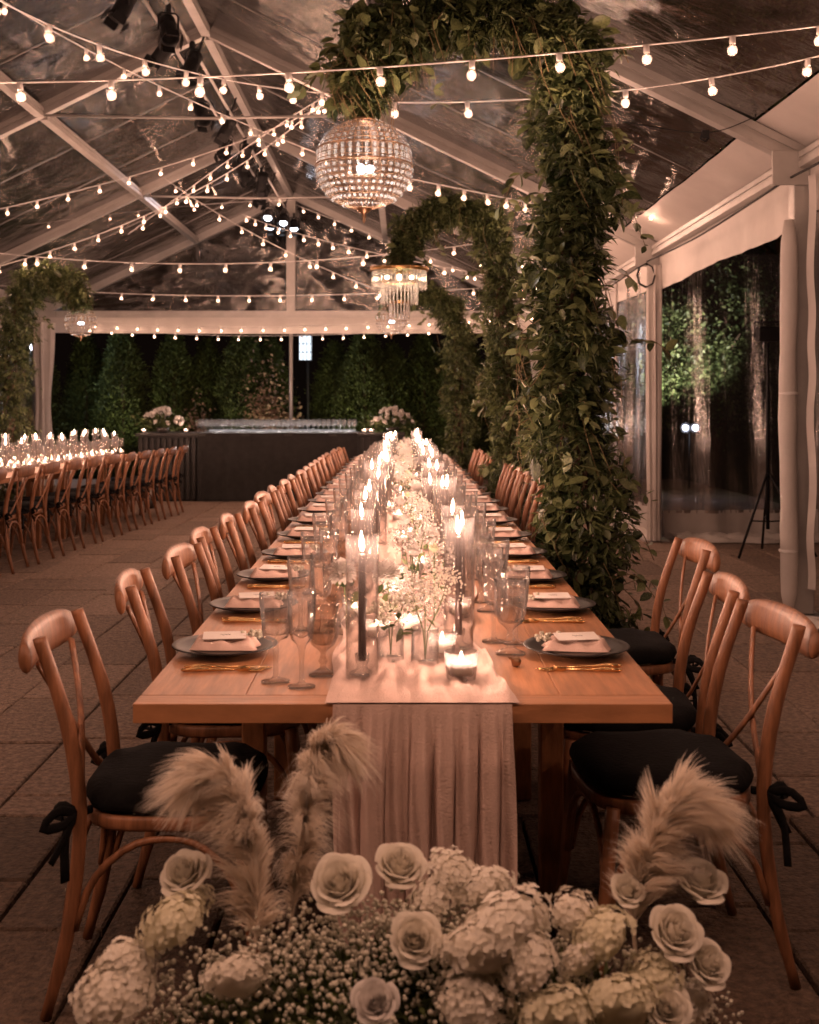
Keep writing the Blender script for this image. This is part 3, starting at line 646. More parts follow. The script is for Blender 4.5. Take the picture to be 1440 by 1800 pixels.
g_gob = MB().lathe(gob, 16, ridge=.06, rz=(.065, .130)).mesh('goblet_bowl', M['amber'])
g_gobc = MB().lathe(gob, 16, ridge=.06, rz=(.065, .130)).mesh('goblet_bowl', M['glass'])
g_water = MB().lathe([(.004, .072), (.021, .078), (.0305, .094), (.0335, .115), (.0335, .128), (.001, .128)], 16).mesh('water', M['water'])
def tw(x, d, kind, label, s=1.0):
    z = tz(d) + .001
    if kind == 'wine': o = link('wine_glass', g_wine, None, (x, d, z)); tag(o, label, 'wine glass', 'fluted wine glasses on the tables')
    elif kind == 'flute': o = link('champagne_glass', g_flute, None, (x, d, z)); tag(o, label, 'champagne glass', 'fluted champagne glasses on the tables')
    else:
        o = thing('water_goblet', label, 'goblet', (x, d, z), 0, 'cut glass water goblets on the tables')
        link('bowl', g_gob if kind == 'amber' else g_gobc, o); link('water', g_water, o)
    o.rotation_euler = (0, 0, random.uniform(0, 6)); o.scale = (s, s, s); return o
m_plate = MB().lathe([(.05, .002), (.075, .004), (.09, .010), (.118, .016), (.134, .021), (.137, .0225), (.1345, .025), (.116, .0205), (.092, .014), (.085, .0115), (.001, .0105)], 40).mesh('charger', M['plate'])
m_well = MB().lathe([(.001, .0115), (.078, .0125), (.082, .0135)], 40, cap0=False).mesh('well', M['plate_rim'])
def fold_nap(u, v):
    x = -.085 + .17 * u; y = -.042 + .084 * v; e = min(1, min(v, 1 - v) * 7, min(u, 1 - u) * 9)
    return (x + .004 * sin(v * 9), y * (1 + .06 * sin(u * 5)), .014 + e * (.022 + .006 * sin(v * 12 + u * 3) + .004 * sin(u * 17)))
m_nap = MB().grid(fold_nap, 30, 18).mesh('napkin', M['napkin'])
m_card = MB().add([(-.055, -.03, .040), (.055, -.03, .040), (.055, .03, .047), (-.055, .03, .047), (-.055, -.03, .0412), (.055, -.03, .0412), (.055, .03, .0482), (-.055, .03, .0482)], [(3, 2, 1, 0), (4, 5, 6, 7), (0, 1, 5, 4), (1, 2, 6, 5), (2, 3, 7, 6), (3, 0, 4, 7)]).mesh('menu_card', M['card'], False)
ink = MB()
for k, (a, b) in enumerate(((-.012, .004), (-.002, .0), (.006, .003))):
    ink.tube([(a, -.004 + b, .0443), (a + .003, .005 + b * .5, .0454), (a + .006, .001, .0449), (a + .009, .003, .0452), (a + .008, -.003, .0445)], .0006, 4)
m_ink = ink.mesh('handwriting', M['ink'])
mb = MB()
for k in range(26):
    a = random.uniform(0, 2 * PI); rr = random.uniform(0, .030); mb.ico((.075 + rr * cos(a) * 1.2, .01 + rr * sin(a), .030 + random.uniform(0, .022)), random.uniform(.004, .0075))
m_sprig = mb.mesh('berry_sprig', M['berry'])
def fork_mesh(kind):
    mb = MB(); mb.tube([(-.095, 0, .004), (-.06, 0, .006), (-.02, 0, .004), (.035, 0, .004)], [.0045, .0065, .004, .0028], 8, flat=.5)
    for k in range(5): mb.sphere((-.095 + .016 * k, 0, .0055), .0052, 8, 5, .7)
    if kind == 'fork':
        mb.tube([(.035, 0, .004), (.05, 0, .003), (.065, 0, .002)], [.003, .010, .011], 8, flat=.18)
        for k in (-1.5, -.5, .5, 1.5): mb.tube([(.063, k * .0055, .002), (.085, k * .0056, .001), (.102, k * .0052, .005)], [.0022, .0018, .001], 5, flat=.5)
    elif kind == 'knife': mb.tube([(.035, 0, .004), (.05, .001, .004), (.10, .002, .003), (.115, .0, .003)], [.003, .0095, .010, .003], 8, flat=.12, up=(0, 1, 0))
    else: mb.tube([(.035, 0, .004), (.048, 0, .003), (.065, 0, .0015), (.08, 0, .002), (.088, 0, .004)], [.003, .013, .018, .014, .003], 10, flat=.3, up=(0, 1, 0))
    return mb.mesh(kind, M['gold'])
m_fork, m_knife, m_spoon = fork_mesh('fork'), fork_mesh('knife'), fork_mesh('spoon')
def setting(side, d, i, row='long table', X=0, full=True):
    s = 1 if side == 'right' else -1; q = '%s %s place of the %s' % (od(i), side, row)
    z = tz(d) + .0012; px = X + s * .452; j = lambda a=.012: random.uniform(-a, a); x, y = px + j(), d + j(.02)
    if full:
        p = link('charger_plate', m_plate, None, (x, y, z)); tag(p, 'dark round charger plate at the ' + q, 'plate', 'dark charger plates on the tables'); link('well', m_well, p)
        rz = j(.12) + (0 if s < 0 else PI)
        tag(link('napkin', m_nap, None, (x, y, z), (0, 0, rz)), 'folded blush napkin on the plate at the ' + q, 'napkin', 'folded napkins')
        c = link('menu_card', m_card, None, (x - s * .004 + j(.006), y + j(.004), z + .0015), (0, 0, j(.2))); tag(c, 'small white name card with handwriting at the ' + q, 'card', 'name cards'); link('handwriting', m_ink, c)
        tag(link('berry_sprig', m_sprig, None, (x + (.0 if s < 0 else -.0), y + .012, z), (0, 0, (0 if s < 0 else PI) + j(.3))), 'white berry sprig on the plate at the ' + q, 'berry sprig', 'berry sprigs')
        for k, (mm, nm) in enumerate(((m_knife, 'knife'), (m_fork, 'fork'))):
            o = link(nm, mm, None, (px + s * (-.02) + j(.008), d - .165 - .028 * k, z), (0, 0, (0 if s < 0 else PI) + j(.10))); tag(o, 'ornate gold %s at the %s' % (nm, q), nm, 'gold %ss' % nm)
    if s < 0:
        tw(X - .300 + j(), d - .29 + j(), 'wine', 'clear fluted wine glass at the ' + q); tw(X - .236 + j(), d - .335 + j(), 'flute', 'clear tall champagne glass at the ' + q); tw(X - .185 + j(), d - .225 + j(), 'amber', 'smoky bronze cut goblet at the ' + q)
    else:
        tw(X + .306 + j(), d + .12 + j(), 'wine', 'clear fluted wine glass at the ' + q); tw(X + .245 + j(), d + .16 + j(), 'flute', 'clear tall champagne glass at the ' + q); tw(X + .272 + j(), d + .0 + j(), 'clear', 'cut glass goblet holding water at the ' + q, 1.12)
for i, d in enumerate(SD):
    if i == 0: pass
    setting('left', d, i); setting('right', d, i)
o = link('spoon', m_spoon, None, (-.21, 2.86, tz(2.86) + .10), (R(80), R(-70), .5)) if False else None
# a small brass shell/fig beside the first right goblet
part_ = MB().lathe([(.001, 0), (.012, .003), (.014, .010), (.008, .018), (.003, .026), (.004, .034), (.001, .038)], 10)
tag(part('salt_spoon', part_, M['bronze'], loc=(.285, 2.945, tz(3) + .008), rot=(R(60), 0, R(-50))), 'tiny bronze salt scoop lying beside the first right water goblet', 'salt scoop')

# candles
def flame_mesh(h, r):
    return MB().lathe([(.0008, 0), (r * .7, h * .10), (r, h * .28), (r * .8, h * .5), (r * .4, h * .78), (.0004, h)], 10).mesh('flame', M['flame'])
fl_t, fl_v = flame_mesh(.048, .0065), flame_mesh(.022, .0042)
hur = MB().lathe([(.038, .0), (.0385, .003), (.0385, .335), (.0365, .337), (.0365, .006), (.001, .006)], 32).mesh('hurricane', M['hglass'])
hold = MB().lathe([(.030, .0), (.030, .005), (.014, .012), (.011, .022), (.0165, .032), (.0165, .048), (.0125, .048), (.0125, .030)], 16).mesh('candle_holder', M['glass'])
tap = MB().lathe([(.0095, 0), (.0092, .12), (.0082, .245), (.006, .251), (.001, .250)], 12).mesh('taper', M['taper'])
wick = MB().tube([(0, 0, .25), (0, 0, .263)], .0009, 5).mesh('wick', M['black'])
def hurricane(x, d, h=1.0, label='x', row='', w=1.0):
    z = tz(d) + .008
    tag(link('hurricane_glass', hur, None, (x, d, z), (0, 0, 0)), 'tall glass cylinder around a candle, ' + label, 'hurricane glass', 'glass cylinders around the taper candles').scale = (1, 1, h)
    c = thing('taper_candle', 'dark taper candle burning, ' + label, 'candle', (x, d, z + .007), 0, 'dark taper candles in glass cylinders')
    link('candle_holder', hold, c); link('taper', tap, c, (0, 0, .032)).scale = (1, 1, h); link('wick', wick, c, (0, 0, .032 + .25 * (h - 1)))
    link('flame', fl_t, c, (0, 0, .032 + .256 * h), (random.uniform(-.08, .08), random.uniform(-.08, .08), 0))
    lamp(c, (0, 0, .032 + .256 * h + .03), CANDLE_W * w, CANDLE, .010)
vot = MB().lathe([(.026, .0), (.030, .004), (.033, .03), (.037, .062), (.035, .062), (.031, .03), (.027, .012), (.001, .012)], 22, ridge=.04, rz=(.004, .055)).mesh('votive', M['glass'])
tea = MB().lathe([(.024, .0), (.025, .024), (.023, .026), (.001, .0255)], 16).mesh('tealight', M['wax'])
def votive(x, d, label, w=1.0, s=1.0, z=None):
    z = (tz(d) + .008) if z is None else z
    tag(link('votive_glass', vot, None, (x, d, z)), 'small ribbed glass votive, ' + label, 'votive glass', 'ribbed glass votives').scale = (s, s, s)
    c = thing('votive_candle', 'votive candle burning, ' + label, 'candle', (x, d, z + .013 * s), 0, 'small white votive candles'); c.scale = (s, s, s)
    link('wax', tea, c); link('flame', fl_v, c, (0, 0, .027)); lamp(c, (0, 0, .040), CANDLE_W * .5 * w, CANDLE, .006)
HU = [(-.095, 2.80, 1.0), (.145, 3.10, 1.02)]
d = 3.50
while d < 14.7:
    for q_, sx in enumerate((-.115, .155)):
        if d < 3.6 and q_ == 0: continue
        HU.append((sx + random.uniform(-.035, .035), d + (.17 if q_ else 0) + random.uniform(-.05, .05), random.choice((.84, .92, 1.0, 1.04))))
    d += random.uniform(.38, .46)
HU.sort(key=lambda h_: h_[1])
for i, (x, d, h) in enumerate(HU): hurricane(x, d, h, '%s along the long table runner' % od(i))
VO = [(.136, 2.77), (.10, 3.02), (.02, 3.30), (-.07, 3.22), (.17, 3.55), (-.14, 3.5)]
d = 3.8
while d < 14.6: VO.append((random.uniform(-.17, .21), d)); d += random.uniform(.15, .23)
VOT = VO
for i, (x, d) in enumerate(VO):
    votive(x, d, '%s along the long table runner' % od(i), s=1.08 if i == 0 else 1)
# left table row candles and glasses
k = 0; d = 9.6
while d < 15.35:
    hurricane(LX + (-1) ** k * .13, d, random.choice((.86, .95, 1)), '%s along the left table row' % od(k), w=.8)
    for q_, (vx, vd) in enumerate(((-.25, .05), (-.33, .25), (.1, .0))): votive(LX + vx, d + vd, 'in the %s line of the left table row, %s along' % (('inner', 'far edge', 'central')[q_], od(k)), w=.4)
    votive(LX + .33, d + .12, 'on the aisle edge of the left table row, %s along' % od(k), w=.8); votive(LX - .05, d + .22, 'in the middle of the left table row, %s along' % od(k), w=.8)
    setting('right', d + .05, k, 'left table row', LX, False)
    setting('left', d + .3, k, 'left table row', LX, False)
    votive(LX + .2, d + .34, 'between the cylinders of the left table row, %s along' % od(k), w=.8); hurricane(LX + .22, d + .2, random.choice((.8, .9, 1)), 'toward the aisle in the left table row, %s along' % od(k), w=.6)
    k += 1; d += .47

# ------------------------------------------------------------------ bud vases and their flowers
vase_a = MB().lathe([(.024, 0), (.034, .006), (.038, .03), (.030, .055), (.013, .075), (.011, .10), (.015, .112), (.013, .112), (.009, .10), (.011, .076), (.028, .052), (.001, .01)], 20, ridge=.03, rz=(.004, .06)).mesh('bud_vase', M['glass'])
vase_b = MB().lathe([(.030, 0), (.033, .004), (.034, .085), (.036, .09), (.034, .09), (.031, .08), (.030, .012), (.001, .012)], 18, ridge=.05, rz=(.003, .08)).mesh('bud_vase', M['glass'])
def petal_ball(r, n, m, L=.5, name='mum_head'):
    pos, dr, sz = [], [], []
    for k in range(n):
        z = 1 - 1.75 * (k + .5) / n; a = k * 2.39996; rr = math.sqrt(max(0, 1 - z * z)); v = Vector((rr * cos(a), rr * sin(a), z))
        pos.append(v * r * .45); dr.append(v + Vector((0, 0, .25))); sz.append(r * .75 * random.uniform(.85, 1.1))
    V, F, T = scatter(np.array(pos), np.array(dr), np.array(sz), squash=.8, roll=RNG.uniform(-.3, .3, n)); return npmesh(name, V, F, m, T)
def fluff(r, n, m, up=.6, br=.0045, name='bloom_cloud'):
    mb = MB()
    for k in range(n):
        v = Vector((random.gauss(0, 1), random.gauss(0, 1), random.gauss(0, 1) + up)).normalized() * r * random.uniform(.45, 1)
        mb.ico(v, br * random.uniform(.6, 1.2))
    return mb.mesh(name, m)
def rose_mesh(r, m, name='rose', n=26):
    Vt, Ft, Tt, b = [], [], [], 0
    for k in range(n):
        t = k / (n - 1); a = k * 2.39996 + .2; rk = r * (.05 + .58 * t ** .9); op = max(0, t - .35) / .65; half = 1.35 - .55 * t; nu, nv = 8, 7
        wv = random.uniform(-1, 1); hh = r * (1.02 - .34 * t) * random.uniform(.94, 1.05)
        for i in range(nu + 1):
            for j in range(nv + 1):
                u = 2 * i / nu - 1; v = j / nv
                ang = a + u * half * (.55 + .45 * sin(PI * min(1, .25 + v * .6)))
                rad = rk * (.25 + .75 * min(1, v * 2.2) ** .7)                       # cup wall
                rad += r * .30 * op * max(0, v - .35) ** 1.2 * (1 + .2 * wv)           # outer petals lean out
                curl = max(0, v - .80) / .20; rad += r * (.03 + .15 * op) * curl * (1 - .5 * u * u)
                z = hh * v * (1 - .20 * u * u * v) - r * .12 * op * curl ** 1.5 - r * .22 * t + .018 * r * sin(u * 6 + k) * v
                rad += .012 * r * sin(u * 4 + k * 1.7) * v
                Vt.append((rad * cos(ang), rad * sin(ang), z)); Tt.append(0)
        Tt[-(nu + 1) * (nv + 1):] = [random.uniform(-.1, .2)] * ((nu + 1) * (nv + 1))
        Ft += [(b + i * (nv + 1) + j, b + (i + 1) * (nv + 1) + j, b + (i + 1) * (nv + 1) + j + 1, b + i * (nv + 1) + j + 1) for i in range(nu) for j in range(nv)]; b += (nu + 1) * (nv + 1)
    return npmesh(name, Vt, Ft, m, Tt, True)
def hydrangea_mesh(r, n, m, name='hydrangea_head', sq=.85):
    pos, dr, rl, sz = [], [], [], []
    for k in range(n):
        z = 1 - 1.45 * (k + .5) / n; a = k * 2.39996 + random.uniform(-.15, .15); rr = math.sqrt(max(0, 1 - z * z)); lump = (1 + .13 * sin(a * 2 + z * 3 + n) + .08 * sin(a * 5 - z * 7)) + random.uniform(-.06, .06)
        c = np.array([rr * cos(a), rr * sin(a), z * sq]); nrm = c / np.linalg.norm(c); t1 = np.cross(nrm, [.3, .2, 1]); t1 /= np.linalg.norm(t1); t2 = np.cross(nrm, t1); th = random.random() * 6
        s = r * random.uniform(.14, .185); wob = random.uniform(0, .3)
        for q in range(4):
            d_ = t1 * cos(th + q * PI / 2) + t2 * sin(th + q * PI / 2); pos.append(c * r * lump); dr.append(d_ + nrm * (wob + random.uniform(0, .22))); sz.append(s)
    pos, dr, sz = np.array(pos), np.array(dr), np.array(sz); d_ = dr / np.linalg.norm(dr, axis=1, keepdims=True)
    nrm = pos / np.linalg.norm(pos, axis=1, keepdims=True); sd = np.cross(nrm, d_); sd /= np.linalg.norm(sd, axis=1, keepdims=True); up = np.cross(d_, sd)
    b = LV.copy(); b[:, 1] *= 1.35; b[:, 2] *= .5; b[:, 0] = b[:, 0] ** .8
    Rm = np.stack([d_, sd, up], axis=2); V = np.einsum('nij,kj->nki', Rm, b) * sz[:, None, None] + pos[:, None, :]
    F = (LF[None] + (np.arange(len(pos)) * NLV)[:, None, None]).reshape(-1, 3); T = np.repeat(RNG.uniform(-.2, .3, len(pos)), NLV)
    V = V.reshape(-1, 3); sp_ = MB().sphere((0, 0, 0), r * .80, 16, 12, sq); b0 = len(V); tri = []
    for f_ in sp_.f: tri += [(f_[0], f_[k_], f_[k_ + 1]) for k_ in range(1, len(f_) - 1)]
    V = np.vstack([V, np.array(sp_.v)]); F = np.vstack([F, np.array(tri) + b0]); T = np.concatenate([T, np.full(len(sp_.v), -.1)])
    return npmesh(name, V, F, m, T)
mum = petal_ball(.036, 150, M['petal_white']); cloud = fluff(.055, 130, M['petal_white'], br=.004); berries = fluff(.040, 60, M['berry'], br=.006)
rosewhite = rose_mesh(.036, M['petal_white'], 'white_rose')
tul = rose_mesh(.024, M['tulip'], 'tulip_head', 9)
spray = fluff(.06, 170, M['petal'], up=1.0, br=.0032, name='feathery_bloom')
def vase_flowers(x, d, vz, heads, label, lab2):
    z = tz(d) + .008
    tag(link('bud_vase', vz, None, (x, d, z)), 'small cut glass bud vase ' + label, 'vase', 'glass bud vases on the runner')
    r = thing('bud_flowers', lab2 + ' in the bud vase ' + label, 'flowers', (x, d, z + .014), 0, 'white flowers in bud vases')
    for (hx, hy, hz, mesh, nm) in heads:
        part('stem', MB().tube([(0, 0, .0), (hx * .15, hy * .15, .07), (hx * .7, hy * .7, hz * .75), (hx, hy, hz)], .0018, 5), M['stem'], r)
        link(nm, mesh, r, (hx, hy, hz), (random.uniform(-.3, .3), random.uniform(-.3, .3), random.random() * 6))
    lp = np.array([(random.uniform(-.03, .03), random.uniform(-.03, .03), random.uniform(.06, .14)) for _ in range(7)])
    V, F, T = scatter(lp, RNG.normal(size=(7, 3)) + [0, 0, .6], RNG.uniform(.02, .04, 7)); link('leaf_spray', npmesh('leaf_spray', V, F, M['leaf2'], T), r, kind='stuff')
vase_flowers(-.03, 2.98, vase_b, [(-.025, -.02, .105, berries, 'berry_head'), (.03, .01, .12, berries, 'berry_head')], 'beside the first dark taper', 'white berry clusters')
vase_flowers(-.155, 3.30, vase_a, [(-.01, 0, .155, mum, 'chrysanthemum')], 'left of the first taper', 'round white chrysanthemum')
vase_flowers(-.035, 3.35, vase_a, [(-.01, .0, .145, mum, 'chrysanthemum')], 'behind the first taper', 'fluffy white chrysanthemum')
vase_flowers(.055, 2.93, vase_b, [(0, 0, .13, spray, 'feathery_bloom'), (.05, 0, .17, spray, 'feathery_bloom'), (-.03, 0, .16, cloud, 'bloom_cloud')], 'nearest the runner fall between the two tapers', 'blush feathery blooms')
vase_flowers(.09, 3.42, vase_a, [(0, 0, .20, tul, 'tulip_head'), (.03, .02, .17, cloud, 'bloom_cloud')], 'behind the second taper', 'pale green tulip')
vase_flowers(.03, 3.75, vase_a, [(-.03, 0, .19, cloud, 'bloom_cloud'), (.04, 0, .22, cloud, 'bloom_cloud'), (0, 0, .15, rosewhite, 'white_rose')], 'in the middle behind the chrysanthemums', 'airy cream blooms')
d = 4.1; k = 0
while d < 14.6:
    kinds = [[(0, 0, .16, mum, 'chrysanthemum')], [(-.02, 0, .15, rosewhite, 'white_rose'), (.04, .01, .19, cloud, 'bloom_cloud')], [(0, 0, .18, cloud, 'bloom_cloud'), (.04, .02, .14, spray, 'feathery_bloom')], [(0, 0, .17, tul, 'tulip_head'), (-.04, 0, .14, rosewhite, 'white_rose')]]
    vase_flowers(random.uniform(-.05, .10), d, random.choice((vase_a, vase_b)), kinds[k % 4], '%s past the first cluster' % od(k), ['white chrysanthemum', 'white rose and small blooms', 'cream cloud of small blooms', 'tulip and white rose'][k % 4])
    d += random.uniform(.40, .52); k += 1

# ------------------------------------------------------------------ foreground flowers
arr = thing('flower_arrangement', 'large cream floral arrangement with pampas plumes on the floor before the table end', 'floral arrangement', (0.02, 1.98, 0))
def mound(u, v, q=1.0):      # ellipsoidal heap
    a = 2 * PI * u; t = v * PI / 2
    return (q * .56 * cos(a) * cos(t) ** .8, q * .21 * sin(a) * cos(t) ** .8, .02 + q * .47 * sin(t) ** .9)
part('moss_base', MB().grid(lambda u, v: mound(u, v, .93), 36, 12), M['leaf_dark'], arr)
def mpos(px, py, dd): p = P(px, py, dd); return p - arr.location
def face_cam(v): return (R(62) + random.uniform(-.2, .2), random.uniform(-.2, .2), random.uniform(-.2, .2))
def head(name, mesh, px, py, dd, s, tilt=.9, yaw=0, label=None):
    o = link(name, mesh, arr, mpos(px, py, dd), (tilt, 0, yaw)); o.scale = (s, s, s) if name == 'rose' else (s * random.uniform(.95, 1.2), s * random.uniform(.9, 1.05), s * random.uniform(.75, .95))
    if name != 'rose': o.rotation_euler = (tilt, random.uniform(-.35, .35), random.random() * 6)
    if label: o['label'] = label
    return o
RM = rose_mesh(.058, M['petal'], 'rose', 30); RM2 = rose_mesh(.050, M['petal_white'], 'rose', 24)
for px, py, dd, s, ti, yw in ((600, 1560, 1.98, 1.02, .75, -.15), (700, 1532, 2.06, .92, .55, .25), (728, 1655, 1.90, .86, .9, .1), (662, 1765, 1.84, .86, .9, -.1), (1225, 1560, 2.02, .95, .5, .5), (330, 1545, 2.04, .9, .6, -.4), (1180, 1645, 1.92, .9, .8, .3), (1235, 1700, 1.92, .8, .8, .5), (1170, 1775, 1.86, .75, .9, 0), (1100, 1570, 2.0, .6, .7, .2)):
    head('rose', RM if py != 1765 else RM2, px, py, dd, s, ti, yw)
HM = [hydrangea_mesh(.085, 170, M['hydrangea'], sq=.8), hydrangea_mesh(.095, 190, M['petal'], sq=.85), hydrangea_mesh(.07, 130, M['petal'], sq=.75)]
for px, py, dd, s, k, ti in ((305, 1625, 1.97, .66, 0, .5), (330, 1585, 2.02, .45, 0, .4), (200, 1745, 1.92, .68, 1, .4), (225, 1700, 1.95, .5, 1, .4), (800, 1540, 2.02, .52, 1, .5), (850, 1565, 2.0, .45, 1, .5), (765, 1575, 2.0, .42, 1, .5), (885, 1640, 1.88, .72, 1, .8), (840, 1675, 1.86, .55, 1, .8), (930, 1690, 1.86, .5, 1, .8), (1010, 1610, 1.97, .6, 2, .7), (1060, 1650, 1.93, .6, 0, .8), (1020, 1690, 1.9, .55, 2, .8), (830, 1760, 1.86, .62, 1, .8), (980, 1795, 1.84, .7, 0, .9), (1090, 1770, 1.86, .66, 0, .9), (420, 1720, 1.9, .5, 1, .8), (1210, 1770, 1.93, .62, 2, .6), (1150, 1720, 1.9, .5, 0, .8)):
    head('hydrangea', HM[k], px, py, dd, s, ti, random.uniform(-.4, .4))
# baby's breath over the whole heap
bp, bs = [], []
mb = MB(); gl_ = []
for k in range(9000):
    u = random.random(); v = random.random() ** .9; q = random.uniform(1.0, 1.20); p = Vector(mound(u, v, q)); 
    if p.y > .06 and random.random() < .6: continue
    mb.ico(p + Vector((random.gauss(0, .008), random.gauss(0, .008), random.gauss(0, .012))), random.uniform(.0026, .0052))
part('baby_breath_bloom', mb, M['berry'], arr, kind='stuff')
n = 5200; uu = RNG.random(n); vv = RNG.random(n); pp = np.array([mound(a, b, RNG.uniform(.88, 1.02)) for a, b in zip(uu, vv)]); nr = pp / np.array([.56, .21, .47]) ** 2; nr /= np.linalg.norm(nr, axis=1, keepdims=True)
V, F, T = scatter(pp, nr + RNG.normal(size=(n, 3)) * .5, RNG.uniform(.025, .055, n), NV, NF); link('baby_breath_foliage', npmesh('baby_breath_foliage', V, F, M['leaf_dark'], T), arr, kind='stuff')
def plume(label, pts, dd, rad, n=3600, lenr=(.07, .16), droop=.5, side=0.0):
    path = catmull([mpos(x_, y_, dd + e) for x_, y_, e in pts], 40)
    r = part('pampas_plume', MB().tube(path, [.0035] * 38 + [.002, .0015, .001], 6), M['pampas'], arr); r['label'] = label
    P_ = np.array([tuple(p) for p in path]); Tn = np.gradient(P_, axis=0); Tn /= np.linalg.norm(Tn, axis=1, keepdims=True)
    nc = n // 55; per = 55; n = nc * per
    tc_ = RNG.uniform(.15, 1, nc) ** .9; t = (np.repeat(tc_, per) + RNG.normal(size=n) * .012).clip(.1, 1); idx = t * 39; i0 = idx.astype(int).clip(0, 39); fr = (idx - i0)[:, None]
    p0 = P_[i0] * (1 - fr) + P_[(i0 + 1).clip(0, 40)] * fr; tn = Tn[i0]
    cr_ = np.repeat(RNG.normal(size=(nc, 3)), per, 0); rnd_ = cr_ + RNG.normal(size=(n, 3)) * .28; rnd_ -= tn * (rnd_ * tn).sum(1)[:, None]; rnd_ /= np.linalg.norm(rnd_, axis=1, keepdims=True)
    tip = np.repeat(RNG.normal(size=(nc, 3)) * .016, per, 0)
    env = np.sin(np.clip(t * 1.02, 0, 1) * PI) ** .45 * .9 + .15; L = np.repeat(RNG.uniform(*lenr, nc), per) * RNG.uniform(.55, 1.1, n) * env
    clump = np.sin(i0 * 1.3)[:, None] * 0
    d0 = tn * 1.0 + rnd_ * .40 + np.array([side, 0, 0]); d0 /= np.linalg.norm(d0, axis=1, keepdims=True)
    w = (RNG.uniform(.0004, .0009, n))[:, None]; sd = np.cross(d0, RNG.normal(size=(n, 3))); sd /= np.linalg.norm(sd, axis=1, keepdims=True)
    rows = []
    for k in range(5):
        s_ = k / 4; c = p0 + d0 * (L * s_)[:, None] + np.array([0, 0, -1.0]) * (droop * L * s_ ** 2)[:, None] + rnd_ * (rad * s_ * (1 - .3 * s_)) * env[:, None] + np.array([side * .25, 0, 0]) * (L * s_ ** 2)[:, None] + tip * s_
        ww = w * (1.3 - s_ * 1.1) * (1.8 if k in (1, 2) else 1); rows += [c - sd * ww, c + sd * ww]
    V = np.stack(rows, 1).reshape(-1, 3); base = (np.arange(n) * 10)[:, None]
    F = np.concatenate([base + np.array([[2 * k, 2 * k + 1, 2 * k + 3, 2 * k + 2]]) for k in range(4)]); T = np.repeat(RNG.uniform(-.25, .4, n), 10)
    link('plume_strand', npmesh('plume_strand', V, F, M['pampas'], T), r, kind='stuff')
plume('widest cream pampas plume on the left, its tip bending left', [(425, 1770, -.04), (450, 1650, -.03), (448, 1540, 0), (430, 1450, 0), (410, 1395, 0), (380, 1362, -.01), (345, 1368, -.02)], 2.02, .030, 9000, (.07, .15), .62, -.14)
plume('tall narrow cream pampas plume bending over in the middle left', [(500, 1700, -.02), (515, 1600, 0), (530, 1500, 0), (540, 1410, 0), (552, 1345, 0), (575, 1305, 0), (602, 1312, -.01)], 2.10, .016, 9000, (.07, .14), .75, 0)
plume('cream pampas plume on the right leaning outward', [(1120, 1710, -.02), (1115, 1620, 0), (1128, 1540, 0), (1155, 1470, 0), (1185, 1420, 0), (1212, 1408, 0), (1235, 1425, 0)], 2.02, .036, 9000, (.06, .13), .45, .10)

